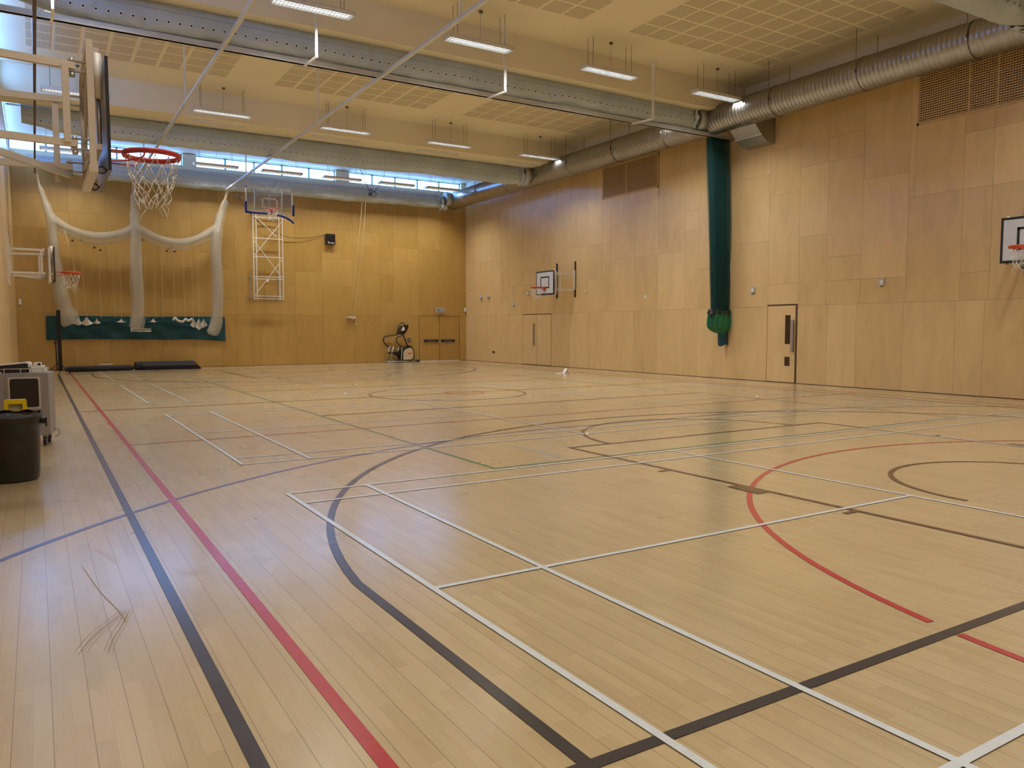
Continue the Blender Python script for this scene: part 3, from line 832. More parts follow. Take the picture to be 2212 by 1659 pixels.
# ================================================================= NETS
def net_sheet(mb, xa, xb, y0, ztop, zbot, folds, depth, narrow=(1, 1), seed=0, lean=0.0, cx=None, uvk=1.0):
    """pleated sheet of netting hanging between xa and xb"""
    nu, nv = folds*6+1, 26
    mid = (xa+xb)/2 if cx is None else cx
    def fn(u, v):
        z = ztop+(zbot-ztop)*v
        w = narrow[0]+(narrow[1]-narrow[0])*v
        x = mid+((xa-mid)+(xb-xa)*u)*w + lean*v + .02*noise.noise(Vector((v*4, u*3, seed)))
        y = y0+depth*math.sin(u*folds*2*PI+seed)*(.6+.4*math.sin(v*3+seed)) + .03*noise.noise(Vector((u*5, v*3, seed+9)))
        return (x, y, z)
    L = folds*depth*4+abs(xb-xa)
    mb.grid(fn, nu, nv, 0, False, lambda u, v: (u*L*uvk, v*abs(ztop-zbot)*uvk))
def net_tube(mb, pts, rs, seed=0, n=14, uvk=1.0):
    """bundle of netting rolled along a path"""
    pts = [Vector(p) for p in pts]; k = len(pts)
    def fn(u, v):
        i = min(int(v*(k-1)), k-2); f = v*(k-1)-i
        p = pts[i].lerp(pts[i+1], f); r = rs[i]*(1-f)+rs[i+1]*f
        t = (pts[min(i+2, k-1)]-pts[max(i-1, 0)]).normalized()
        a = t.cross(Vector((0, 1, 0))).normalized(); b = Vector((0, 1, 0))
        th = 2*PI*u; rr = r*(1+.14*math.sin(th*5+seed+v*9)+.12*noise.noise(Vector((math.cos(th)*2, math.sin(th)*2, v*6+seed))))
        return p+a*(math.cos(th)*rr)+b*(math.sin(th)*rr)
    L = sum((pts[i+1]-pts[i]).length for i in range(k-1))
    mb.grid(fn, n+1, k*4, 0, False, lambda u, v: (u*2*PI*max(rs)*uvk*1.6, v*L*uvk))

# green division net, bunched at the right end of the cross rail
t = thing('division_net', 'bunched dark green division net hanging by the right wall, its skirt tied up', 'net', (17.1, 16.4, 1.0))
mb = MB()
for k, (a, b, w1, dep, le) in enumerate(((16.66, 17.50, .86, .05, .24), (16.68, 17.46, .84, .07, .26), (16.66, 17.5, .9, .04, .25), (16.74, 17.4, .80, .09, .27), (16.70, 17.32, .72, .05, .16), (16.74, 17.3, .70, .08, .17), (16.78, 17.26, .72, .06, .18))):
    net_sheet(mb, a, b, 16.42+.03*(k-3), 6.99, 1.85, 9+k, dep, (1, w1), k*1.7, le)
mb.build('netting', M['net_green'], t, True)
mb = MB()
for k in range(16):
    x = 16.68+k*.05+random.uniform(-.01, .01); l = random.uniform(.16, .30)
    mb.tube([(x, 16.36, 6.98), (x+.01, 16.33, 6.98-l*.6), (x+.025, 16.33, 6.98-l), (x+.04, 16.35, 6.98-l*.5)], .006, 5)
mb.build('tie_cord', M['sign_green'], t, True, label='loose green tie cords at the top')
mb = MB()
def bag(u, v):
    th = 2*PI*u; z = 1.98-.62*v
    rx = (.40+.05*math.sin(v*PI))*(1 if v < .6 else math.sqrt(max(0, 1-((v-.6)/.42)**2)))
    ry = .17*(1 if v < .6 else math.sqrt(max(0, 1-((v-.6)/.42)**2)))+.02
    pl = 1+.09*math.sin(th*13+v*2.0)+.04*math.sin(th*7)
    return (17.26+rx*math.cos(th)*pl+.03*v, 16.40+ry*math.sin(th)*pl, z-.04*math.sin(th*9)*(1-v))
mb.grid(bag, 80, 14, 0, True)
mb.build('skirt_bag', M['green_cloth'], t, True, label='glossy green gathered skirt')
mb = MB()
for k in range(14):
    a = 2*PI*k/14; mb.tube([(17.26+.40*math.cos(a), 16.40+.17*math.sin(a), 2.0+.05*math.sin(k*2.3)), (17.26+.44*math.cos(a+.25), 16.40+.19*math.sin(a+.25), 1.93), (17.26+.41*math.cos(a+.45), 16.4+.17*math.sin(a+.45), 2.02)], .035, 6)
mb.tube([(16.86, 16.28, 2.0), (16.80, 16.26, 1.92), (16.74, 16.26, 1.90), (16.80, 16.27, 1.80)], [.03, .05, .04, .01], 6)
mb.build('skirt_hem', M['black'], t, True, label='dark band round the top of the skirt')
mb = MB()
def tail(u, v):
    th = 2*PI*u; r = .19*(1+.12*math.sin(th*5+v*3))
    return (17.45+r*1.05*math.cos(th), 16.42+.09*math.sin(th), 1.60-.60*v+.03*math.sin(th*3)*v)
mb.grid(tail, 30, 10, 0, True)
mb.build('skirt_tail', M['blue_cloth'], t, True, label='dark blue cloth tail under the skirt')
MB().box((17.56, 16.20, 1.52), (17.72, 16.23, 1.86)).build('patch', M['cyan'], t, True) if False else MB().grid(lambda u, v: (17.50+.17*u, 16.245-.01*math.sin(u*3), 1.84-.34*v), 6, 6).build('patch', M['cyan'], t, True, label='pale teal patch on the skirt')
MB().tube([(17.53, 16.4, 7.0), (17.535, 16.42, 4.5), (17.54, 16.42, 2.2)], .006, 5).build('pull_cord', M['rope'], t, True)

# white cricket nets on the end wall
t = thing('cricket_net', 'cream cricket nets hung in three tall bundles with two swags on the end wall', 'net', (3.3, 32.1, 1.1))
YN = 32.2
C0 = [(.25, YN-.3, 6.88), (.33, YN-.1, 6.4), (.48, YN, 5.9), (.63, YN, 5.35), (.68, YN, 4.6), (.72, YN, 3.8), (.82, YN, 2.8), (.95, YN, 2.1), (1.10, YN, 1.68)]
C1 = [(3.28, YN-.3, 6.88), (3.28, YN-.1, 6.4), (3.30, YN, 5.8), (3.33, YN, 5.2), (3.33, YN, 4.2), (3.33, YN, 3.2), (3.32, YN, 2.4), (3.26, YN, 1.9), (3.20, YN, 1.55)]
C2 = [(6.58, YN-.3, 6.88), (6.50, YN-.1, 6.45), (6.36, YN, 5.95), (6.22, YN, 5.3), (6.17, YN, 4.6), (6.20, YN, 3.6), (6.17, YN, 2.6), (6.07, YN, 1.8), (5.88, YN, 1.30)]
for C, R in ((C0, (.03, .08, .13, .15, .17, .20, .24, .30, .26)), (C1, (.04, .12, .16, .19, .21, .22, .22, .24, .22)), (C2, (.04, .12, .16, .20, .20, .20, .20, .22, .16))):
    mb = MB()
    for q in range(3):
        net_tube(mb, smooth_path([(x+.03*math.sin(q*2+i), y+.03*math.cos(q*3+i), z) for i, (x, y, z) in enumerate(C)], 4), [r*(1-.22*q) for r in R for _ in range(4)][:len(smooth_path(C, 4))]+[R[-1]]*3, q*2.1)
    mb.build('net_bundle', M['net_white'], t, True)
S0 = [(.60, YN, 5.55), (.95, YN, 5.22), (1.5, YN, 4.98), (2.05, YN, 4.90), (2.6, YN, 4.98), (3.0, YN, 5.12), (3.3, YN, 5.32)]
S1 = [(3.36, YN, 5.35), (3.7, YN, 5.10), (4.3, YN, 4.88), (4.85, YN, 4.83), (5.4, YN, 4.98), (5.85, YN, 5.22), (6.25, YN, 5.52)]
for S in (S0, S1):
    mb = MB()
    for q in range(3):
        P_ = smooth_path([(x, y+.02*q, z-.03*q) for x, y, z in S], 4); R = [.13*(1-.2*q)]*len(P_)
        net_tube(mb, P_, R, q*1.3)
    P_ = smooth_path([(x, y+.05, z-.16-.10*math.sin(PI*i/6)) for i, (x, y, z) in enumerate(S)], 4)
    net_tube(mb, P_, [.07]*len(P_), 4)
    mb.build('net_swag', M['net_white'], t, True)
for (x, z, w, h) in ((1.35, 1.95, .16, .30), (1.62, 1.98, .22, .34), (1.95, 1.92, .14, .22), (2.75, 1.90, .25, .14), (3.85, 1.93, .18, .16), (5.28, 1.98, .12, .42), (5.48, 1.95, .14, .48), (5.66, 1.96, .12, .40)):
    def fn(u, v, x=x, z=z, w=w, h=h):
        s = abs(2*u-1); zz = z-(v)*h*(1-.25*s)-s*.13*(1-v)
        return (x+w*(u-.5)*2*(.35+.65*v), 32.42-.05*math.sin(u*9+x)-.04*v, zz)
    MB().grid(fn, 14, 8).build('canvas_hem', M['canvas_white'], t, True, label='crumpled white canvas end of the net')
MB().tube(smooth_path([(4.55, 32.42, 1.86), (4.62, 32.4, 1.95), (4.72, 32.4, 1.84), (4.9, 32.4, 1.80), (5.0, 32.4, 1.90), (5.1, 32.4, 1.84), (5.25, 32.4, 1.92)], 4), .045, 7).build('canvas_roll', M['canvas_white'], t, True, label='rolled white canvas edge')
mb = MB()
for x, z0 in ((1.35, 1.95), (1.62, 1.98), (2.1, 1.9), (2.55, 1.92), (2.78, 1.92), (3.62, 1.9), (3.95, 1.93), (4.2, 1.9), (4.63, 1.93), (4.98, 1.9), (5.28, 1.98), (5.5, 1.97)):
    zt = 4.75 if x < 3.3 else 4.7
    mb.tube([(x, 32.43, z0), (x-.12 if x < 2 else x, 32.35, zt+.05)], .0045, 4)
mb.tube([(6.55, 31.9, 6.7), (6.0, 32.2, 5.6)], .008, 5); mb.tube([(1.0, 32.1, 5.15), (1.35, 32.3, 3.6)], .007, 5)
mb.build('draw_cord', M['cord'], t, True)
# brown balls caught behind the swags
for i, (x, z, s) in enumerate(((1.28, 4.72, 'leftmost of the four under the left swag'), (1.56, 4.75, 'second of the four under the left swag'), (1.97, 4.50, 'third of the four under the left swag'), (2.16, 4.42, 'rightmost of the four under the left swag'),
        (3.58, 4.88, 'high beside the middle bundle'), (4.42, 4.50, 'lowest left of the cluster under the right swag'), (4.48, 4.60, 'largest of the cluster under the right swag'), (4.60, 4.64, 'top of the cluster under the right swag'), (4.70, 4.50, 'right of the cluster under the right swag'))):
    mb = MB(); r = .042
    mb.grid(lambda u, v: (r*math.sin(PI*v)*math.cos(2*PI*u), r*math.sin(PI*v)*math.sin(2*PI*u), r*math.cos(PI*v)), 12, 8, 0, True)
    o = mb.build('netted_ball', M['leather']); o.location = (x, 32.50, z)
    tag(o, 'dark brown ball in the net, '+s, 'ball', 'brown balls in the cricket nets')

# teal canvas screen with its maker's label
t = thing('canvas_screen', 'long teal canvas strip fixed low on the end wall behind the net ends', 'canvas', (3.4, 32.8, 1.0))
def cv(u, v):
    x = .34+6.2*u
    sw = .035*math.sin(u*PI*3-.5)-.10*max(0, u-.86)*3
    zt = 2.0+.01*math.sin(u*9); zb = 1.13+.02*math.sin(u*7)-.15*max(0, (u-.8))/.2*(1 if u > .8 else 0)*.8
    y = 32.80-.03*math.sin(v*PI)*(1+.8*math.sin(u*21+v*5))-.02*math.sin((u*8-v*1.3)*5)*v
    return (x, y, zt+(zb-zt)*v)
MB().grid(cv, 120, 12).build('canvas_sheet', M['canvas_green'], t, True)
mb = MB()
for x in (2.35, 4.45): mb.tube(smooth_path([(x-1.1, 32.72, 1.82), (x-.5, 32.70, 1.90), (x, 32.69, 1.97), (x+.4, 32.70, 1.88), (x+1.0, 32.72, 1.62)], 4), .03, 6)
mb.build('draped_fold', M['canvas_green'], t, True)
lb = MB().box((3.08, 32.672, 1.42), (3.80, 32.68, 1.55), 0, rot=Matrix.Rotation(.02, 3, 'Y')).build('name_label', M['white'], t, True)
text_mesh('CONTINENTAL', .108, 'lettering', M['black'], lb, (3.45-3.4, 32.668-32.8, 1.487-1.0), (PI/2, -.02, 0), .25, .003)

# ================================================================= BASKETBALL
def hoop_net(R, drop, seed, n=12, cordr=.0035, messy=.02):
    rnd = random.Random(seed); mb = MB(); rings = []
    prof = [(1.0, 0), (.88, .30), (.76, .50), (.66, .68), (.60, .84), (.58, 1.0)]
    for k, (s, f) in enumerate(prof):
        row = []
        for i in range(n):
            a = 2*PI*(i+.5*(k % 2))/n
            j = messy*k/2.5
            row.append(Vector((R*s*math.cos(a)+rnd.uniform(-j, j), R*s*math.sin(a)+rnd.uniform(-j, j), -drop*f+rnd.uniform(-j, j)*1.3)))
        rings.append(row)
    for k in range(len(prof)-1):
        for i in range(n):
            a = rings[k][i]
            for b in (rings[k+1][i], rings[k+1][(i-1) % n] if k % 2 == 0 else rings[k+1][(i+1) % n]):
                m = (a+b)/2+Vector((rnd.uniform(-1, 1), rnd.uniform(-1, 1), -.6))*messy*.45
                if k >= 3 and rnd.random() < .15: continue
                mb.tube([a, m, b], cordr, 5)
    for q in range(4):
        a = rings[-1][rnd.randrange(n)]; mb.tube([a, a+Vector((rnd.uniform(-.04, .04), rnd.uniform(-.04, .04), -.05)), a+Vector((rnd.uniform(-.06, .06), rnd.uniform(-.06, .06), -.12))], cordr, 5)
    return mb

def side_goal(d, loc, rz, label, ft=3.66, seed=1, rimm='orange', netdrop=.42, posts='black'):
    """wall hinged practice goal; local x = out from the wall, board at x = d"""
    t = thing('basketball_goal', label, 'basketball hoop', loc, rz, 'wall hinged practice goals')
    for y in (-.61, .61):
        MB().box((0.014, y-.035, 2.70), (.045, y+.035, 4.05)).build('wall_rail', M['black'] if posts == 'black' else M['whitegrey'], t)
        b = MB().box((.045, y-.028, 2.98), (.09, y+.028, 3.72))
        b.build('hinge_post', M['whitegrey'], t)
    xh = d-.22
    for y, za, zb, xv in ((-.50, 3.60, 2.99, d-.29), (.47, 3.57, 2.975, d-.34)):
        b = MB()
        yw = y*1.18
        b.bar((.07, yw, za), (xh, y, za), .045, .055); b.bar((.07, yw, zb), (xh, y, zb), .045, .055)
        b.bar((xv, y+(yw-y)*.25, zb+.0), (xv, y+(yw-y)*.25, za-.0), .05, .05)
        b.bar((.22, yw, zb), (.22, yw, za), .05, .05) if d < 0 else None
        b.build('side_arm', M['whitegrey'], t)
        for z in (za, zb):
            h = MB()
            for dz in (-.04, .04): h.box((xh-.05, y-.02, z+dz-.005), (d-.13, y+.02, z+dz+.005))
            h.cyl((xh-.02, y, z-.075), (xh-.02, y, z+.06), .016, 8); h.cyl((xh-.02, y, z-.085), (xh-.02, y, z-.06), .024, 6)
            h.build('hinge', M['silver'], t)
    MB().bar((.10, -.58, 2.93), (xh-.02, .44, 2.90), .04, .055).build('diagonal_brace', M['whitegrey'], t)
    MB().tube([(d-.35, .5, 2.95), (d-.35, .5, 2.88), (d-.34, .5, 2.84)], [.018, .012, .02], 8).build('latch_pin', M['whitegrey'], t)
    b = MB(); x = d-.115
    for y in (-.535, .535): b.bar((x, y, 2.795), (x, y, ft), .045, .05)
    b.bar((x, -.55, ft), (x, .55, ft), .045, .055); b.bar((x, -.562, 2.80), (x, .562, 2.80), .065, .055)
    b.bar((x-.02, -.53, 3.62), (x-.02, .1, 3.05), .02, .05); b.bar((x-.02, .53, 3.50), (x-.02, -.1, 2.98), .02, .05)
    b.bar((x+.03, -.53, 3.72), (x+.03, -.53, 3.72), .01, .01)
    b.build('board_frame', M['whitegrey'], t)
    for z in (2.98, 3.64 if ft < 3.7 else 3.74): MB().bar((x+.030, -.535, z), (x+.030, .535, z), .075, .045).build('cross_rail', M['whitegrey'], t)
    for y in (-.51, .51):
        b = MB().cyl((d-.062, y, 3.36), (d-.062, y, 3.72), .034, 16).build('winding_sleeve', M['whitegrey'], t)
        MB().cyl((d-.062, y, 3.00), (d-.062, y, 3.36), .017, 10).build('spindle', M['steel'], b)
    for y in (-.50, .38):
        b = MB()
        pts = [(d-.055+.028*math.cos(a), y, 2.80+.028*math.sin(a)) for a in [math.radians(q) for q in range(20, 341, 20)]]
        b.tube(pts, .007, 6); b.box((d-.03, y-.012, 2.79), (d-.016, y+.012, 2.81))
        b.build('hook_clamp', M['black'], t)
    # board: white face to the hall, dark back and edge
    b = MB().box((d-.014, -.60, 2.79), (d+.008, .60, 3.69), 0)
    bd = b.build('backboard', M['board_back'], t)
    MB().box((d+.008, -.60, 2.79), (d+.011, .60, 3.69)).build('backboard_border', M['black'], bd)
    MB().box((d+.011, -.55, 2.84), (d+.0135, .55, 3.64)).build('backboard_face', M['board_white'], bd)
    sq = MB()
    for a in (((-.295, 3.03), (.295, 3.08)), ((-.295, 3.43), (.295, 3.48)), ((-.295, 3.03), (-.245, 3.48)), ((.245, 3.03), (.295, 3.48))):
        sq.box((d+.0135, a[0][0], a[0][1]), (d+.0150, a[1][0], a[1][1]))
    sq.build('target_square', M['black'], bd)
    # ring
    R = .225; cx = d+.16+R; rm = MB(); zr = 3.065
    rm.ring((cx, 0, zr), R+.008, .0165, 48, 10); rm.ring((cx, 0, zr-.022), R+.008, .010, 48, 8)
    rm.box((d+.015, -.08, zr-.11), (d+.03, .08, zr+.03)); rm.box((d+.015, -.06, zr-.005), (cx-R+.01, .06, zr+.005))
    for s in (-1, 1): rm.tube(smooth_path([(d+.03, s*.05, zr-.10), (d+.16, s*.09, zr-.09), (cx-.11, s*.20, zr-.07), (cx-.08, s*.216, zr-.03)], 4), .007, 6)
    r_ = rm.build('ring', M[rimm], t)
    hk = MB()
    for i in range(12):
        a = 2*PI*i/12; hk.tube([(cx+(R+.01)*math.cos(a), (R+.01)*math.sin(a), zr-.02), (cx+R*math.cos(a), R*math.sin(a), zr-.05)], .004, 5)
    hk.build('net_hook', M[rimm], r_)
    nt_ = hoop_net(R*.98, netdrop, seed)
    for v in nt_.v: v += Vector((cx, 0, zr-.04))
    nt_.build('hoop_net', M['rope'], t)
    return t
side_goal(1.13, (XL, 7.75, 0), 0, 'large white framed basketball goal at top left, seen from behind its board', ft=3.79, seed=5, rimm='red', posts='w')
side_goal(1.07, (XL, 24.65, 0), 0, 'small far basketball goal on the left wall with orange ring', seed=8, posts='w')
side_goal(1.0, (XR, 24.65, 0), PI, 'basketball goal with white board and black square above the right hand double doors', seed=11, posts='black', netdrop=.40)
side_goal(1.0, (XR, 7.68, 0), PI, 'basketball goal cut by the right edge of the picture', seed=13, posts='black')

# glass board goal on the end wall
t = thing('glass_basketball_goal', 'folding basketball goal with clear board, blue padding and white lattice frame on the end wall', 'basketball hoop', (8.2, 32.86, 2.7))
YL = 32.55
fr = MB()
for x0, x1 in ((7.66, 7.78), (8.70, 8.84)):
    fr.bar((x0, YL, 2.72), (x0+.02, YL, 6.25), .035, .035); fr.bar((x1, YL, 2.72), (x1+.02, YL, 6.25), .035, .035)
for z in (2.75, 2.86, 3.55, 3.65, 4.45, 5.2, 6.05, 6.25): fr.bar((7.66, YL, z), (8.85, YL, z), .03, .03)
for a, b in (((7.70, 2.90), (8.84, 4.40)), ((7.70, 4.50), (8.86, 5.95)), ((7.70, 5.10), (8.76, 3.68)), ((7.75, 6.1), (8.6, 5.3))):
    fr.bar((a[0], YL, a[1]), (b[0], YL, b[1]), .025, .025)
fr.build('lattice_frame', M['whitegrey'], t, True)
lf = MB()
for x in (7.56, 8.66): lf.bar((x, 32.70, 2.72), (x, 32.72, 3.62), .03, .03); lf.box((x-.03, 32.6, 2.70), (x+.03, 32.866, 2.76)); lf.box((x-.03, 32.6, 3.58), (x+.03, 32.866, 3.66))
lf.box((7.7, 32.5, 6.2), (7.76, 32.866, 6.26)); lf.box((8.76, 32.5, 6.2), (8.82, 32.866, 6.26))
lf.build('wall_bracket', M['silver'], t, True)
YBd = 31.0
ar = MB()
for x in (7.42, 8.48): ar.bar((x, YBd+.06, 5.98), (x, YBd+.06, 6.93), .04, .04)
for z in (6.16, 6.72): ar.bar((7.42, YBd+.06, z), (8.48, YBd+.06, z), .035, .035)
for x, xx in ((7.45, 7.70), (8.45, 8.82)):
    for z in (6.08, 6.62): ar.bar((x, YBd+.08, z), (xx, YL, min(z, 6.2)), .035, .035)
ar.bar((7.45, YBd+.07, 6.75), (7.95, YBd+.07, 6.15), .03, .03)
ar.build('board_arm', M['whitegrey'], t, True)
X0, X1, Z0, Z1 = 7.06, 8.88, 6.02, 6.98
gb = MB().box((X0, YBd-.008, Z0), (X1, YBd+.008, Z1)).build('clear_backboard', M['acrylic'], t, True)
e = MB(); yb0, yb1 = YBd-.02, YBd+.012
e.box((X0, yb0, Z1-.05), (X1, yb1, Z1)).box((X0, yb0, Z0), (X1, yb1, Z0+.05)).box((X0, yb0, Z0), (X0+.05, yb1, Z1)).box((X1-.05, yb0, Z0), (X1, yb1, Z1)).box((7.945, yb1, Z0), (7.985, yb1+.02, Z1))
e.build('board_edge', M['white'], gb, True)
e = MB(); cx = 7.97
for a in (((cx-.30, 6.14), (cx+.30, 6.19)), ((cx-.30, 6.54), (cx+.30, 6.59)), ((cx-.30, 6.14), (cx-.25, 6.59)), ((cx+.25, 6.14), (cx+.30, 6.59))): e.box((a[0][0], YBd-.016, a[0][1]), (a[1][0], YBd-.009, a[1][1]))
e.build('target_square', M['white'], gb, True)
pd = MB()
pd.rbox((X0-.03, YBd-.045, Z0-.05), (X0+.035, YBd+.04, Z0+.38), .015, 1)
pd.tube([(X0, YBd, Z0-.02), (X0+.3, YBd, Z0-.035), (X0+.75, YBd, Z0-.03), (X0+.98, YBd-.02, Z0-.03)], .045, 8)
pd.rbox((X1-.035, YBd-.045, Z0-.06), (X1+.035, YBd+.04, Z0+.36), .015, 1)
pd.tube(smooth_path([(X0+1.15, YBd-.02, Z0-.06), (X0+1.45, YBd-.05, Z0-.12), (X0+1.72, YBd-.08, Z0-.26), (X0+1.80, YBd-.08, Z0-.36)], 4), .045, 8)
pd.build('edge_padding', M['blue'], t, True, label='blue edge padding, its right half hanging loose')
rg = MB(); c = (7.97, YBd-.15-.225, 6.14)
rg.ring(c, .235, .012, 36, 8); rg.ring((c[0], c[1], c[2]-.035), .225, .007, 36, 6)
rg.box((7.88, YBd-.15, 6.05), (8.06, YBd-.02, 6.15)); rg.box((7.90, YBd-.17, 5.98), (8.04, YBd-.10, 6.12))
for s in (-1, 1): rg.tube([(7.97+s*.05, YBd-.1, 6.0), (7.97+s*.16, YBd-.3, 6.06), (7.97+s*.2, YBd-.35, 6.12)], .01, 6)
rg.build('ring', M['red'], t, True)
nm = hoop_net(.22, .40, 21, 12, .006)
for v in nm.v: v += Vector((c[0], c[1], c[2]-.03))
nm.build('hoop_net', M['rope'], t, True)
# cable from the sockets past the goal to the black box
o = MB().tube(smooth_path([(7.16, 32.80, 6.86), (7.35, 32.75, 6.55), (7.62, 32.66, 6.15), (7.85, 32.66, 5.95), (8.25, 32.66, 5.63), (8.62, 32.66, 5.46), (9.2, 32.72, 5.33), (9.8, 32.76, 5.33), (10.35, 32.80, 5.43), (10.76, 32.82, 5.56)], 6), .010, 6).build('power_cable', M['black'])
tag(o, 'thin black cable sagging from the sockets to the black wall box', 'cable')
# black wall box
t = thing('wall_speaker', 'square black box with small white emblem on the end wall', 'speaker', (10.94, 32.8, 5.1))
MB().rbox((10.74, 32.66, 5.12), (11.14, 32.862, 5.57), .03, 1).build('casing', M['blackgloss'], t, True)
e = MB().ring((10.85, 32.655, 5.20), .035, .008, 18, 6, 0, 'y').ring((10.85, 32.655, 5.20), .015, .006, 12, 6, 0, 'y').box((10.92, 32.652, 5.165), (11.09, 32.66, 5.205)).box((10.93, 32.652, 5.505), (10.95, 32.66, 5.52))
e.build('emblem', M['grey_light'], t, True)

# gymnastic rings
t = thing('gymnastic_rings', 'pair of black rings on straps hanging before the far windows', 'gym rings', (12.4, 31.6, 7.1))
YG = 31.6
MB().tube([(11.90, YG, 8.35), (11.90, YG, 8.23)], .012, 6).tube([(11.9, YG, 8.23), (12.30, YG, 7.36)], .012, 5).tube([(12.97, YG, 8.0), (12.52, YG, 7.28)], .012, 5).tube([(12.97, YG, 8.0), (13.05, YG, 8.35)], .005, 5).build('strap', M['black'], t, True)
for c, rx in (((12.36, YG, 7.30), .6), ((12.50, YG-.03, 7.22), 1)):
    pts = [(c[0]+.10*rx*math.cos(a)+.03*math.sin(a)*(1-rx), c[1]+.05*math.cos(a)*(1-rx), c[2]+.115*math.sin(a)) for a in [2*PI*i/20 for i in range(20)]]
    MB().tube(pts, .017, 8, True).build('ring', M['black'], t, True)
MB().box((12.28, YG-.04, 7.13), (12.42, YG+.04, 7.27)).build('buckle', M['black'], t, True)
# hoisting ropes and cleat
t = thing('hoist_rope', 'pair of cream ropes running down the end wall to a wooden cleat', 'rope', (11.9, 32.8, 2.0))
MB().tube(smooth_path([(12.13, 31.82, 8.3), (12.08, 31.88, 6.9), (11.95, 32.25, 4.6), (11.80, 32.82, 2.05)], 4), .008, 5).tube(smooth_path([(12.24, 31.82, 8.3), (12.24, 31.88, 6.9), (12.14, 32.25, 4.6), (11.98, 32.82, 2.05)], 4), .008, 5).build('rope', M['cord'], t, True)
cl = MB().box((11.62, 32.80, 1.97), (12.08, 32.866, 2.04)).build('cleat', M['tan'], t, True)
mb = MB()
for k in range(6):
    y = 32.78-.006*k
    mb.tube([(11.66+.02*k, y, 2.0), (11.70, y-.02, 2.07), (11.86, y-.01, 1.98+.01*k), (12.0, y-.02, 2.06), (12.03-.01*k, y, 1.99), (11.9, y-.02, 1.94), (11.75, y-.02, 2.03)], .011, 6, True)
mb.tube([(12.04, 32.78, 1.98), (12.06, 32.78, 1.85), (12.05, 32.78, 1.72)], .01, 6); mb.tube([(12.05, 32.78, 1.74), (12.05, 32.78, 1.68)], .022, 8)
mb.build('rope_coil', M['rope'], t, True)

# ================================================================= WALL FITTINGS
def small_box(name, label, cat, c, s, mat, normal='x', extra=None, group=None):
    """box fixed to a wall: c = centre on wall face, s = (along, out, up)"""
    t = thing(name, label, cat, c, 0, group)
    if normal == 'x': MB().rbox((-s[1], -s[0]/2, -s[2]/2), (-.014, s[0]/2, s[2]/2), min(s[0], s[2])*.12, 0).build('casing', mat, t)
    else: MB().rbox((-s[0]/2, -s[1], -s[2]/2), (s[0]/2, -.014, s[2]/2), min(s[0], s[2])*.12, 1).build('casing', mat, t)
    if extra: extra(t)
    return t
def feet(t):
    for y in (-.03, .03): MB().cyl((-.03, y, -.115), (-.03, y, -.085), .014, 8).build('sensor_eye', M['rod'], t)
def face_(t): MB().box((-.052, -.035, -.04), (-.049, .035, .045)).build('cover_plate', M['white'], t)
def both(t): feet(t); face_(t)
small_box('wall_sensor', 'grey sensor box with two small feet, between green net and single door', 'sensor', (XR, 15.44, 2.60), (.13, .05, .17), M['grey_light'], 'x', both, 'grey sensor boxes on the right wall')
small_box('wall_sensor', 'grey sensor box with two small feet, right of the single door', 'sensor', (XR, 11.47, 2.62), (.14, .05, .18), M['grey_light'], 'x', both, 'grey sensor boxes on the right wall')
small_box('wall_sensor', 'grey sensor box between the paired discs and the right hand double doors', 'sensor', (XR, 28.5, 2.56), (.13, .05, .17), M['grey_light'], 'x', both, 'grey sensor boxes on the right wall')
small_box('wall_sensor', 'grey sensor box behind the hoop above the right hand double doors', 'sensor', (XR, 27.36, 2.98), (.14, .05, .18), M['grey_light'], 'x', both, 'grey sensor boxes on the right wall')
small_box('light_switch', 'small white switch in the middle of the right wall', 'switch', (XR, 20.06, 2.57), (.09, .035, .11), M['white'], 'x')
small_box('wall_hook', 'tiny white hook right of the far basketball goal', 'hook', (XR, 23.36, 2.90), (.12, .05, .05), M['white'], 'x')
small_box('power_outlet', 'dark double outlet low on the right wall near the corner', 'socket', (XR, 30.25, .46), (.20, .03, .09), M['darksteel'], 'x')
for y, s in ((31.34, 'left one of the pair near the far corner'), (30.65, 'right one of the pair near the far corner')):
    t = thing('alarm_bell', 'round grey wall disc, '+s, 'alarm', (XR, y, 2.94), 0, 'paired grey discs')
    MB().cyl((-.10, 0, 0), (-.014, 0, 0), .075, 18).build('dome', M['grey_light'], t)
    MB().cyl((-.12, 0, 0), (-.10, 0, 0), .03, 12).build('centre_cap', M['steel'], t)
small_box('motion_sensor', 'little white detector in the far corner beside the exit doors', 'sensor', (17.52, YB, 2.42), (.07, .08, .18), M['white'], 'y')
def dots(t):
    for x in (-.02, .02): MB().cyl((x, -.036, 0), (x, -.034, 0), .008, 8).build('pin_hole', M['black'], t)
small_box('wall_socket', 'small square socket left of the glass board, left one of two', 'socket', (7.16, YB, 6.88), (.10, .035, .10), M['grey_light'], 'y', dots, 'sockets beside the glass board')
small_box('wall_socket', 'small square socket left of the glass board, right one of two', 'socket', (7.36, YB, 6.85), (.10, .035, .10), M['grey_light'], 'y', dots, 'sockets beside the glass board')
small_box('wall_socket', 'small white socket inside the foot of the lattice frame', 'socket', (8.28, YB, 3.5), (.11, .035, .09), M['white'], 'y')
def stop_(t): MB().cyl((0, -.05, 0), (0, -.03, 0), .03, 10).build('button', M['white'], t)
small_box('door_button', 'small dark square plate with white button left of the exit doors', 'button', (14.62, YB, 1.0), (.16, .03, .16), M['darksteel'], 'y', stop_)
small_box('wall_socket', 'small white socket on the end wall beside the left corner', 'socket', (-.42, YB, 2.50), (.07, .04, .20), M['white'], 'y')
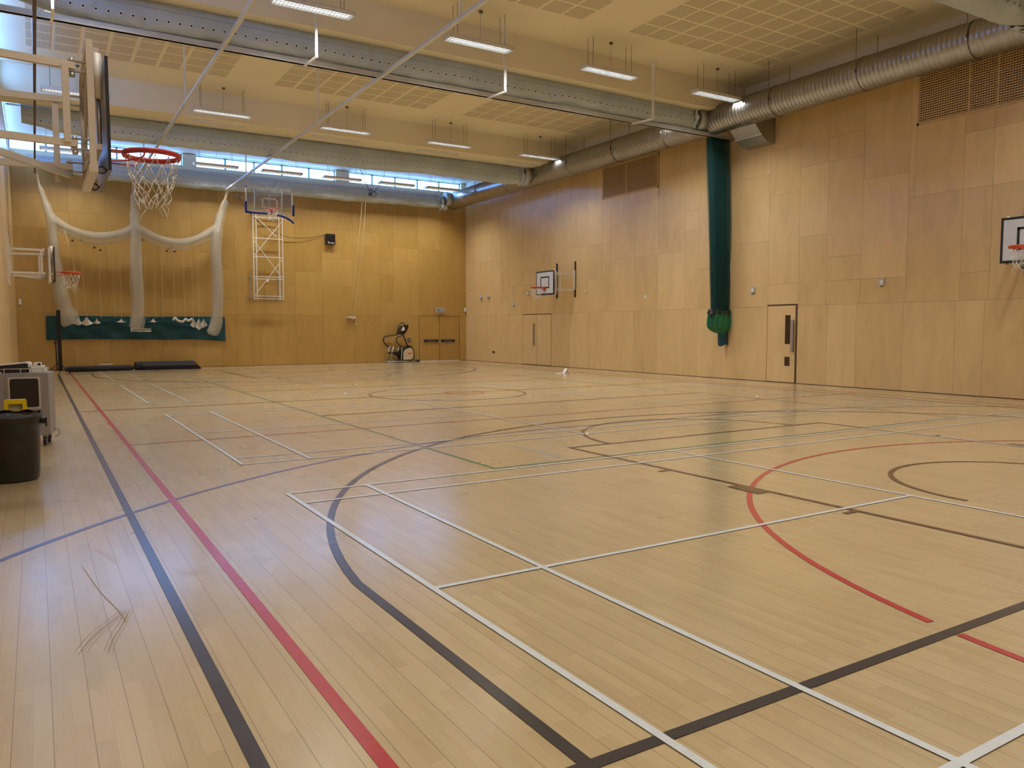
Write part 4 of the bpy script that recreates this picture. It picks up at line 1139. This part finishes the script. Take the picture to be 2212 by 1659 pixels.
# exit sign in a wire guard
t = thing('exit_sign', 'grey exit sign in a wire guard over the exit doors', 'sign', (16.18, YB, 2.38))
MB().box((-.20, -.08, -.10), (.20, -.014, .10)).build('housing', M['grey_light'], t)
MB().box((-.13, -.084, -.06), (.13, -.08, .06)).build('sign_panel', M['sign_green'], t)
e = MB().box((.03, -.087, -.045), (.075, -.084, .045)).prism([(-.085, 0), (-.05, .03), (-.05, .012), (-.01, .012), (-.01, -.012), (-.05, -.012), (-.05, -.03)], 1, -.087, -.084)
e.build('pictogram', M['white'], t)
g = MB()
for k in range(9): g.cyl((-.27+k*.0675, -.12, -.14), (-.27+k*.0675, -.12, .14), .004, 4)
for k in range(5): g.cyl((-.27, -.12, -.14+k*.07), (.27, -.12, -.14+k*.07), .004, 4)
for x in (-.27, .27):
    for z in (-.14, .14): g.cyl((x, -.12, z), (x, -.014, z), .004, 4)
g.build('wire_guard', M['grey_light'], t)

# slatted vents
def vent(label, y0, y1, z0, z1, grid, posts, nsl):
    t = thing('wall_vent', label, 'vent', (XR, (y0+y1)/2, z0), 0, None)
    MB().box((XR-.003, y0, z0), (XR, y1, z1)).build('vent_backing', M['vent_dark'], t, True)
    f = MB(); w = .05
    f.box((XR-.03, y0, z0), (XR-.003, y1, z0+w)).box((XR-.03, y0, z1-w), (XR-.003, y1, z1)).box((XR-.03, y0, z0), (XR-.003, y0+w, z1)).box((XR-.03, y1-w, z0), (XR-.003, y1, z1))
    for y in posts: f.box((XR-.024, y-.02, z0), (XR-.003, y+.02, z1))
    f.build('vent_frame', M['tan'], t, True)
    s = MB()
    for k in range(nsl):
        z = z0+w+(z1-z0-2*w)*(k+.5)/nsl; s.box((XR-.026, y0+w, z-.013), (XR-.006, y1-w, z+.013))
    if grid:
        y = y0+w
        while y < y1-w: s.box((XR-.016, y-.006, z0+w), (XR-.004, y+.006, z1-w)); y += .055
    s.build('slats', M['tan'], t, True)
vent('slatted wooden wall vent below the steel duct, left of the green net', *V1, False, (21.1,), 21)
vent('slatted wooden wall vent with fine grid at the upper right edge', *V2, True, (9.55, 8.95, 7.5), 21)

# ================================================================= FLOOR THINGS
# stepper machine
t = thing('stepper_machine', 'black and cream stepper exercise machine by the exit doors', 'exercise machine', (14.05, 32.5, 0))
Yc = 32.5
MB().prism([(13.98, .10), (13.98, .50), (14.05, .62), (14.30, .74), (14.46, .76), (14.56, .62), (14.62, .35), (14.60, .14), (14.54, .08)], 1, Yc-.20, Yc+.20).build('shroud', M['blackgloss'], t, True)
MB().prism([(14.07, .16), (14.08, .46), (14.16, .58), (14.34, .65), (14.46, .66), (14.53, .56), (14.57, .36), (14.55, .20), (14.49, .13), (14.10, .12)], 1, Yc-.215, Yc-.20).build('side_cover', M['cream_panel'], t, True)
MB().box((14.30, Yc-.222, .385), (14.50, Yc-.214, .43)).build('badge', M['orange'], t, True)
b = MB()
for y in (Yc-.22, Yc+.22):
    b.tube([(13.40, y, .05), (14.0, y, .05)], .022, 8); b.tube([(13.46, y, .05), (13.52, y, .45), (13.60, y, .72)], .020, 8)
    b.tube([(13.96, y, .05), (13.99, y, .35), (14.02, y, .68)], .022, 8)
b.tube([(13.40, Yc-.3, .04), (13.40, Yc+.3, .04)], .028, 8); b.tube([(14.0, Yc-.25, .04), (14.85, Yc, .05)], .022, 8)
b.build('base_frame', M['silver'], t, True)
MB().tube([(14.38, Yc, .72), (14.22, Yc, 1.10), (14.08, Yc, 1.42)], .030, 8).build('mast', M['blackgloss'], t, True)
for y in (Yc-.26, Yc+.26):
    s = 0 if y < Yc else -.42
    MB().tube(smooth_path([(13.60+(0 if s else .40), y, .70), (13.38+(0 if s else .40), y, .86), (13.32+(0 if s else .40), y, 1.02), (13.40+(0 if s else .40), y, 1.16), (13.70+(0 if s else .36), y, 1.22), (13.92+(0 if s else .18), y*.5+Yc*.5, 1.25), (14.02, Yc, 1.38)], 6), .026, 8).build('hand_rail', M['blackgloss'], t, True)
MB().tube(smooth_path([(13.86, Yc-.1, 1.36), (13.88, Yc-.1, 1.55), (13.98, Yc-.1, 1.72), (14.12, Yc-.1, 1.78), (14.22, Yc-.1, 1.68), (14.24, Yc-.1, 1.60)], 5), .020, 8).build('top_grip', M['blackgloss'], t, True)
c = MB().prism([(13.90, 1.34), (13.94, 1.26), (14.16, 1.26), (14.24, 1.36), (14.36, 1.58), (14.34, 1.70), (14.10, 1.64), (13.98, 1.44)], 1, Yc-.18, Yc+.18).build('console', M['blackgloss'], t, True)
MB().prism([(13.99, 1.42), (14.09, 1.62), (14.16, 1.56), (14.16, 1.44)], 1, Yc-.19, Yc-.18).build('display', M['shade_screen'], c, True)
for y, z in ((Yc-.13, .43), (Yc+.10, .40)):
    MB().box((13.48, y-.09, z), (13.86, y+.09, z+.05)).prism([(13.70, z), (14.0, z), (14.02, z-.25), (13.9, z-.10)], 1, y-.05, y+.05).build('foot_pedal', M['blackgloss'], t, True)
for y in (Yc-.12, Yc+.12): MB().cyl((14.85, y-.025, .055), (14.85, y+.025, .055), .055, 14).build('transport_wheel', M['black'], t, True)

# tripod post
t = thing('tripod_stand', 'black upright post on a tripod at the end of the black court line', 'stand', (.66, 30.6, 0))
MB().box((-.03, -.06, .10), (.09, .06, 2.16)).build('post', M['blackcloth'], t)
MB().tube([(-.07, 0, .12), (-.08, 0, 1.10), (-.07, 0, 1.2)], .018, 8).ring((-.10, 0, 1.05), .04, .012, 12, 6, 0, 'y').build('strap_rod', M['black'], t)
for a in (200, 320, 90):
    dx, dy = math.cos(math.radians(a)), math.sin(math.radians(a))
    MB().tube([(0, 0, .38), (dx*.42, dy*.42, .015)], .014, 6).tube([(0, 0, .16), (dx*.25, dy*.25, .16)], .009, 5).build('tripod_leg', M['black'], t)

# black bags by the end wall
def bag_mesh(x0, x1, yc, w, h, seed, slope=0.0, flat=.5):
    mb = MB()
    def fn(u, v):
        x = x0+(x1-x0)*v; th = 2*PI*u; e = min(1, min(v, 1-v)/.06)**.5*.9+.1 if 0 < v < 1 else .1
        r = 1+.12*noise.noise(Vector((x*1.5, math.cos(th)+seed, math.sin(th))))
        y = yc+w/2*math.cos(th)*r; z = h/2+h/2*math.copysign(abs(math.sin(th))**flat, math.sin(th))*e*(1+slope*(v-.5))*(1+.10*noise.noise(Vector((x*2, seed, 3))))
        return (x, y, max(.004, z))
    mb.grid(fn, 24, 60, 0, True); return mb
o = bag_mesh(.84, 3.10, 31.95, .62, .19, 2, 0, .35).build('equipment_bag', M['blackcloth'])
tag(o, 'long flat black bag lying on the floor beside the tripod post', 'bag')
mb = MB(); mb.prism([(31.55, .005), (32.35, .005), (32.40, .12), (32.05, .30), (31.80, .30), (31.52, .15)], 0, 3.35, 5.38)
mb.v = [Vector((p.x-(.0 if p.x < 4 else .22*(p.z/.3)), p.y, p.z)) for p in mb.v]
o = mb.build('folded_mat', M['blackcloth']); tag(o, 'black folded mat with slanted right end lying against the end wall', 'mat')
o = bag_mesh(3.11, 3.345, 31.9, .6, .31, 5).build('mat_roll', M['blackcloth']); tag(o, 'rounded black bundle squeezed between the flat bag and the folded mat', 'bag')
o = MB().box((1.95, 31.86, .222), (2.38, 31.98, .250)).build('paper_sheet', M['shade_screen']); tag(o, 'white paper lying on the long flat black bag', 'paper')

# grey equipment trolley
TC = (-.17, 11.96, 0); TR = -math.radians(8.5)
t = thing('equipment_trolley', 'grey metal trolley cabinet on castors behind the bin at the left', 'trolley', TC, TR)
W2 = .33; D2 = .24
MB().box((-W2, -D2, .14), (W2, D2, .945)).build('cabinet', M['grey_box'], t)
MB().rbox((-.14, -D2-.012, .46), (.265, -D2, .915), .012, 1).build('door_panel', M['grey_box'], t)
dp = MB().rbox((-.115, -D2-.020, .485), (.24, -D2-.010, .895), .02, 1).build('bezel', M['grey_light'], t)
MB().rbox((-.095, -D2-.026, .51), (.22, -D2-.019, .875), .025, 1).build('dark_window', M['black'], dp)
MB().tube([(.05, -D2-.015, .462), (.075, -D2-.02, .478), (.10, -D2-.015, .462)], .006, 6).build('catch', M['black'], t)
for k in range(6): MB().cyl((-.06+k*.05, -D2-.003, .41), (-.06+k*.05, -D2+.001, .41), .011, 10).build('vent_hole', M['black'], t)
MB().cyl((.2, -D2-.003, .865), (.2, -D2, .865), .008, 8).build('lock', M['silver'], t)
for sx in (-1, 1):
    for sy in (-1, 1):
        x, y = sx*(W2-.07), sy*(D2-.07)
        w = MB().cyl((x-.018, y-.02, .055), (x+.018, y-.02, .055), .055, 16).build('castor', M['blackgloss'], t)
        MB().box((x-.03, y-.03, .10), (x+.03, y+.03, .14)).box((x-.026, y-.03, .05), (x-.02, y+.01, .12)).box((x+.02, y-.03, .05), (x+.026, y+.01, .12)).build('castor_fork', M['steel'], w)
rl = MB()
zr = 1.0
rl.tube([(-W2+.03, -D2+.03, zr), (W2-.06, -D2+.03, zr), (W2-.06, D2-.03, zr), (-W2+.03, D2-.03, zr)], .006, 6, True)
for x in (-.16, .02, .14, W2-.06): rl.cyl((x, -D2+.03, .945), (x, -D2+.03, zr), .006, 6); rl.cyl((x, D2-.03, .945), (x, D2-.03, zr), .006, 6)
rl.build('top_rail', M['grey_light'], t)
MB().tube(smooth_path([(W2-.03, .05, .17), (W2+.05, .04, .18), (W2+.06, .02, .11), (W2+.02, -.02, .08)], 4), .004, 5).build('trailing_lead', M['black'], t)
def on_trolley(x, y, z):
    return (TC[0]+x*math.cos(TR)-y*math.sin(TR), TC[1]+x*math.sin(TR)+y*math.cos(TR), z)
p = on_trolley(-.07, .02, .946)
o_ = thing('music_player', 'low black and white player unit lying on the grey trolley', 'electronics', p, TR)
MB().box((-.17, -.12, 0), (.15, .10, .06)).build('base', M['black'], o_)
MB().prism([(-.17, .066), (-.17, .09), (.13, .12), (.16, .11), (.16, .062), (.13, .060)], 1, -.13, .10).build('body', M['board_back'], o_)
MB().prism([(-.19, .093), (-.17, .103), (.13, .135), (.165, .13), (.175, .10), (.165, .066), (.14, .066), (.145, .118)], 1, -.125, .105).build('lid', M['white'], o_)
p = on_trolley(.185, .02, .9465)
o_ = thing('white_device', 'small white device with black knob at the right end of the trolley top', 'electronics', p, TR)
MB().rbox((-.09, -.10, 0), (.09, .10, .05), .012, 1).rbox((-.07, -.08, .05), (.07, .08, .085), .012, 1).rbox((-.045, -.05, .085), (.035, .05, .125), .01, 1).build('body', M['white'], o_)
MB().cyl((.02, -.06, .10), (.02, -.045, .10), .018, 12).build('knob', M['black'], o_)
p = on_trolley(-.27, -.10, .946)
o_ = MB().box((-.06, -.05, 0), (.06, .05, .012)).build('paper_stack', M['shade_screen']); o_.location = p; tag(o_, 'little pile of white paper at the left end of the trolley top', 'paper')

# black bin with liner, yellow lid behind
t = thing('rubbish_bin', 'large black plastic bin with liner at the left edge', 'bin', (-.245, 9.16, 0))
def lathe(mb, prof, n=40, mi=0, sx=1, sy=1):
    return mb.grid(lambda u, v: (sx*prof_at(prof, v)[0]*math.cos(2*PI*u), sy*prof_at(prof, v)[0]*math.sin(2*PI*u), prof_at(prof, v)[1]), n, (len(prof)-1)*1+1, mi, True)
def prof_at(prof, v):
    i = min(int(round(v*(len(prof)-1))), len(prof)-1); return prof[i]
mb = MB(); lathe(mb, [(.01, .01), (.215, .0), (.232, .02), (.236, .05), (.250, .40), (.255, .535), (.264, .54), (.266, .575), (.271, .58), (.275, .645), (.268, .655), (.252, .652), (.245, .50), (.21, .04), (.01, .03)])
mb.build('bin_body', M['blackgloss'], t)
mb = MB(); mb.grid(lambda u, v: ((.278-.02*v+.004*math.sin(u*80))*math.cos(2*PI*u), (.278-.02*v)*math.sin(2*PI*u), .638+.035*v+.010*math.sin(u*50)*v), 60, 4, 0, True)
mb.build('bin_liner', M['black'], t)
for s in (-1, 1):
    MB().rbox((s*.262, -.06, .555), (s*(.305 if s > 0 else .280), .06, .61), .012, 1).rbox((s*(.295 if s > 0 else .275), -.07, .525), (s*(.312 if s > 0 else .292), .07, .615), .006, 1).build('bin_handle', M['blackgloss'], t)
t = thing('bin_lid', 'bright yellow square bin lid with opening, stuck upright behind the black bin', 'lid', (-.205, 9.60, 0))
def quadframe(mb):
    y0, y1 = -.03, .02
    mb.prism([(-.125, .62), (-.115, .83), (-.10, .845), (.10, .845), (.115, .83), (.125, .62), (.075, .62), (.072, .79), (-.072, .79), (-.075, .62)], 1, y0, y1)
    mb.prism([(-.125, .62), (-.13, .40), (.13, .40), (.125, .62)], 1, y0-.004, y1)
    mb.prism([(-.076, .62), (-.076, .705), (.076, .705), (.076, .62)], 1, y0, y1)
    return mb
_q = quadframe(MB())
for _p in _q.v: _p.x *= .86; _p.z = .40+(_p.z-.40)*.84
_q.build('lid_frame', M['yellow'], t)
mb = MB(); mb.box((-.14, -.02, 0), (.14, .16, .40)); [setattr(_p, 'x', _p.x*.86) for _p in mb.v]; mb.build('lid_bin', M['blackgloss'], t)
MB().box((-.060, .022, .655), (.060, .026, .73)).build('inner_flap', M['grey_light'], t)
MB().box((-.013, -.034, .645), (.013, -.03, .652)).build('catch_mark', M['red'], t)

# small things on the floor
t = thing('floor_sign', 'small white folded card standing on the floor near the right wall', 'card', (15.13, 21.2, 0))
MB().prism([(-.13, 0), (0, .17), (.13, 0), (.115, 0), (0, .15), (-.115, 0)], 1, -.06, .06).build('folded_card', M['shade_screen'], t)
MB().box((-.42, -.03, 0.004), (-.10, .03, .03)).build('tab', M['shade_screen'], t)
def shuttle(loc, rz, label):
    t = thing('shuttlecock', label, 'shuttlecock', loc, rz, None)
    mb = MB()
    for k in range(12):
        a = 2*PI*k/12; mb.face_ = None
        i = len(mb.v)
        for r, x, da in ((.012, .01, -.12), (.012, .01, .12), (.032, .07, .20), (.032, .07, -.20)): mb.v.append(Vector((x, r*math.cos(a+da), .033+r*math.sin(a+da))))
        mb.face((i, i+1, i+2, i+3))
    mb.build('feather_skirt', M['shade_screen'], t)
    MB().tube([(-.02, 0, .033), (-.015, 0, .033), (.0, 0, .033), (.012, 0, .033)], [.006, .011, .013, .013], 10).build('cork_head', M['white'], t)
shuttle((13.13, 11.37, 0), .6, 'white shuttlecock on the floor in front of the single door')
scraps = [((719, 831), 5.9, 20.6, 'left of the centre circle beside a white line'), (None, 7.3, 19.9, 'beside the far side of the centre circle'), (None, 6.08, 17.3, 'left of the brown centre circle'), (None, 1.6, 24.2, 'near the black and red sidelines at the far end'), (None, 6.6, 8.75, 'beside the near free throw arc')]
for _, x, y, s in scraps:
    mb = MB(); rnd = random.Random(int(x*10))
    mb.grid(lambda u, v: (.035*(u-.5)*2, .028*(v-.5)*2, .006+.016*abs(math.sin(u*5+v*3))), 6, 6)
    o = mb.build('paper_scrap', M['shade_screen']); o.location = (x, y, 0); o.rotation_euler = (0, 0, x)
    tag(o, 'tiny white scrap on the floor, '+s, 'litter', 'white scraps on the floor')

for o in bpy.data.objects:
    if '_o' in o: del o['_o']
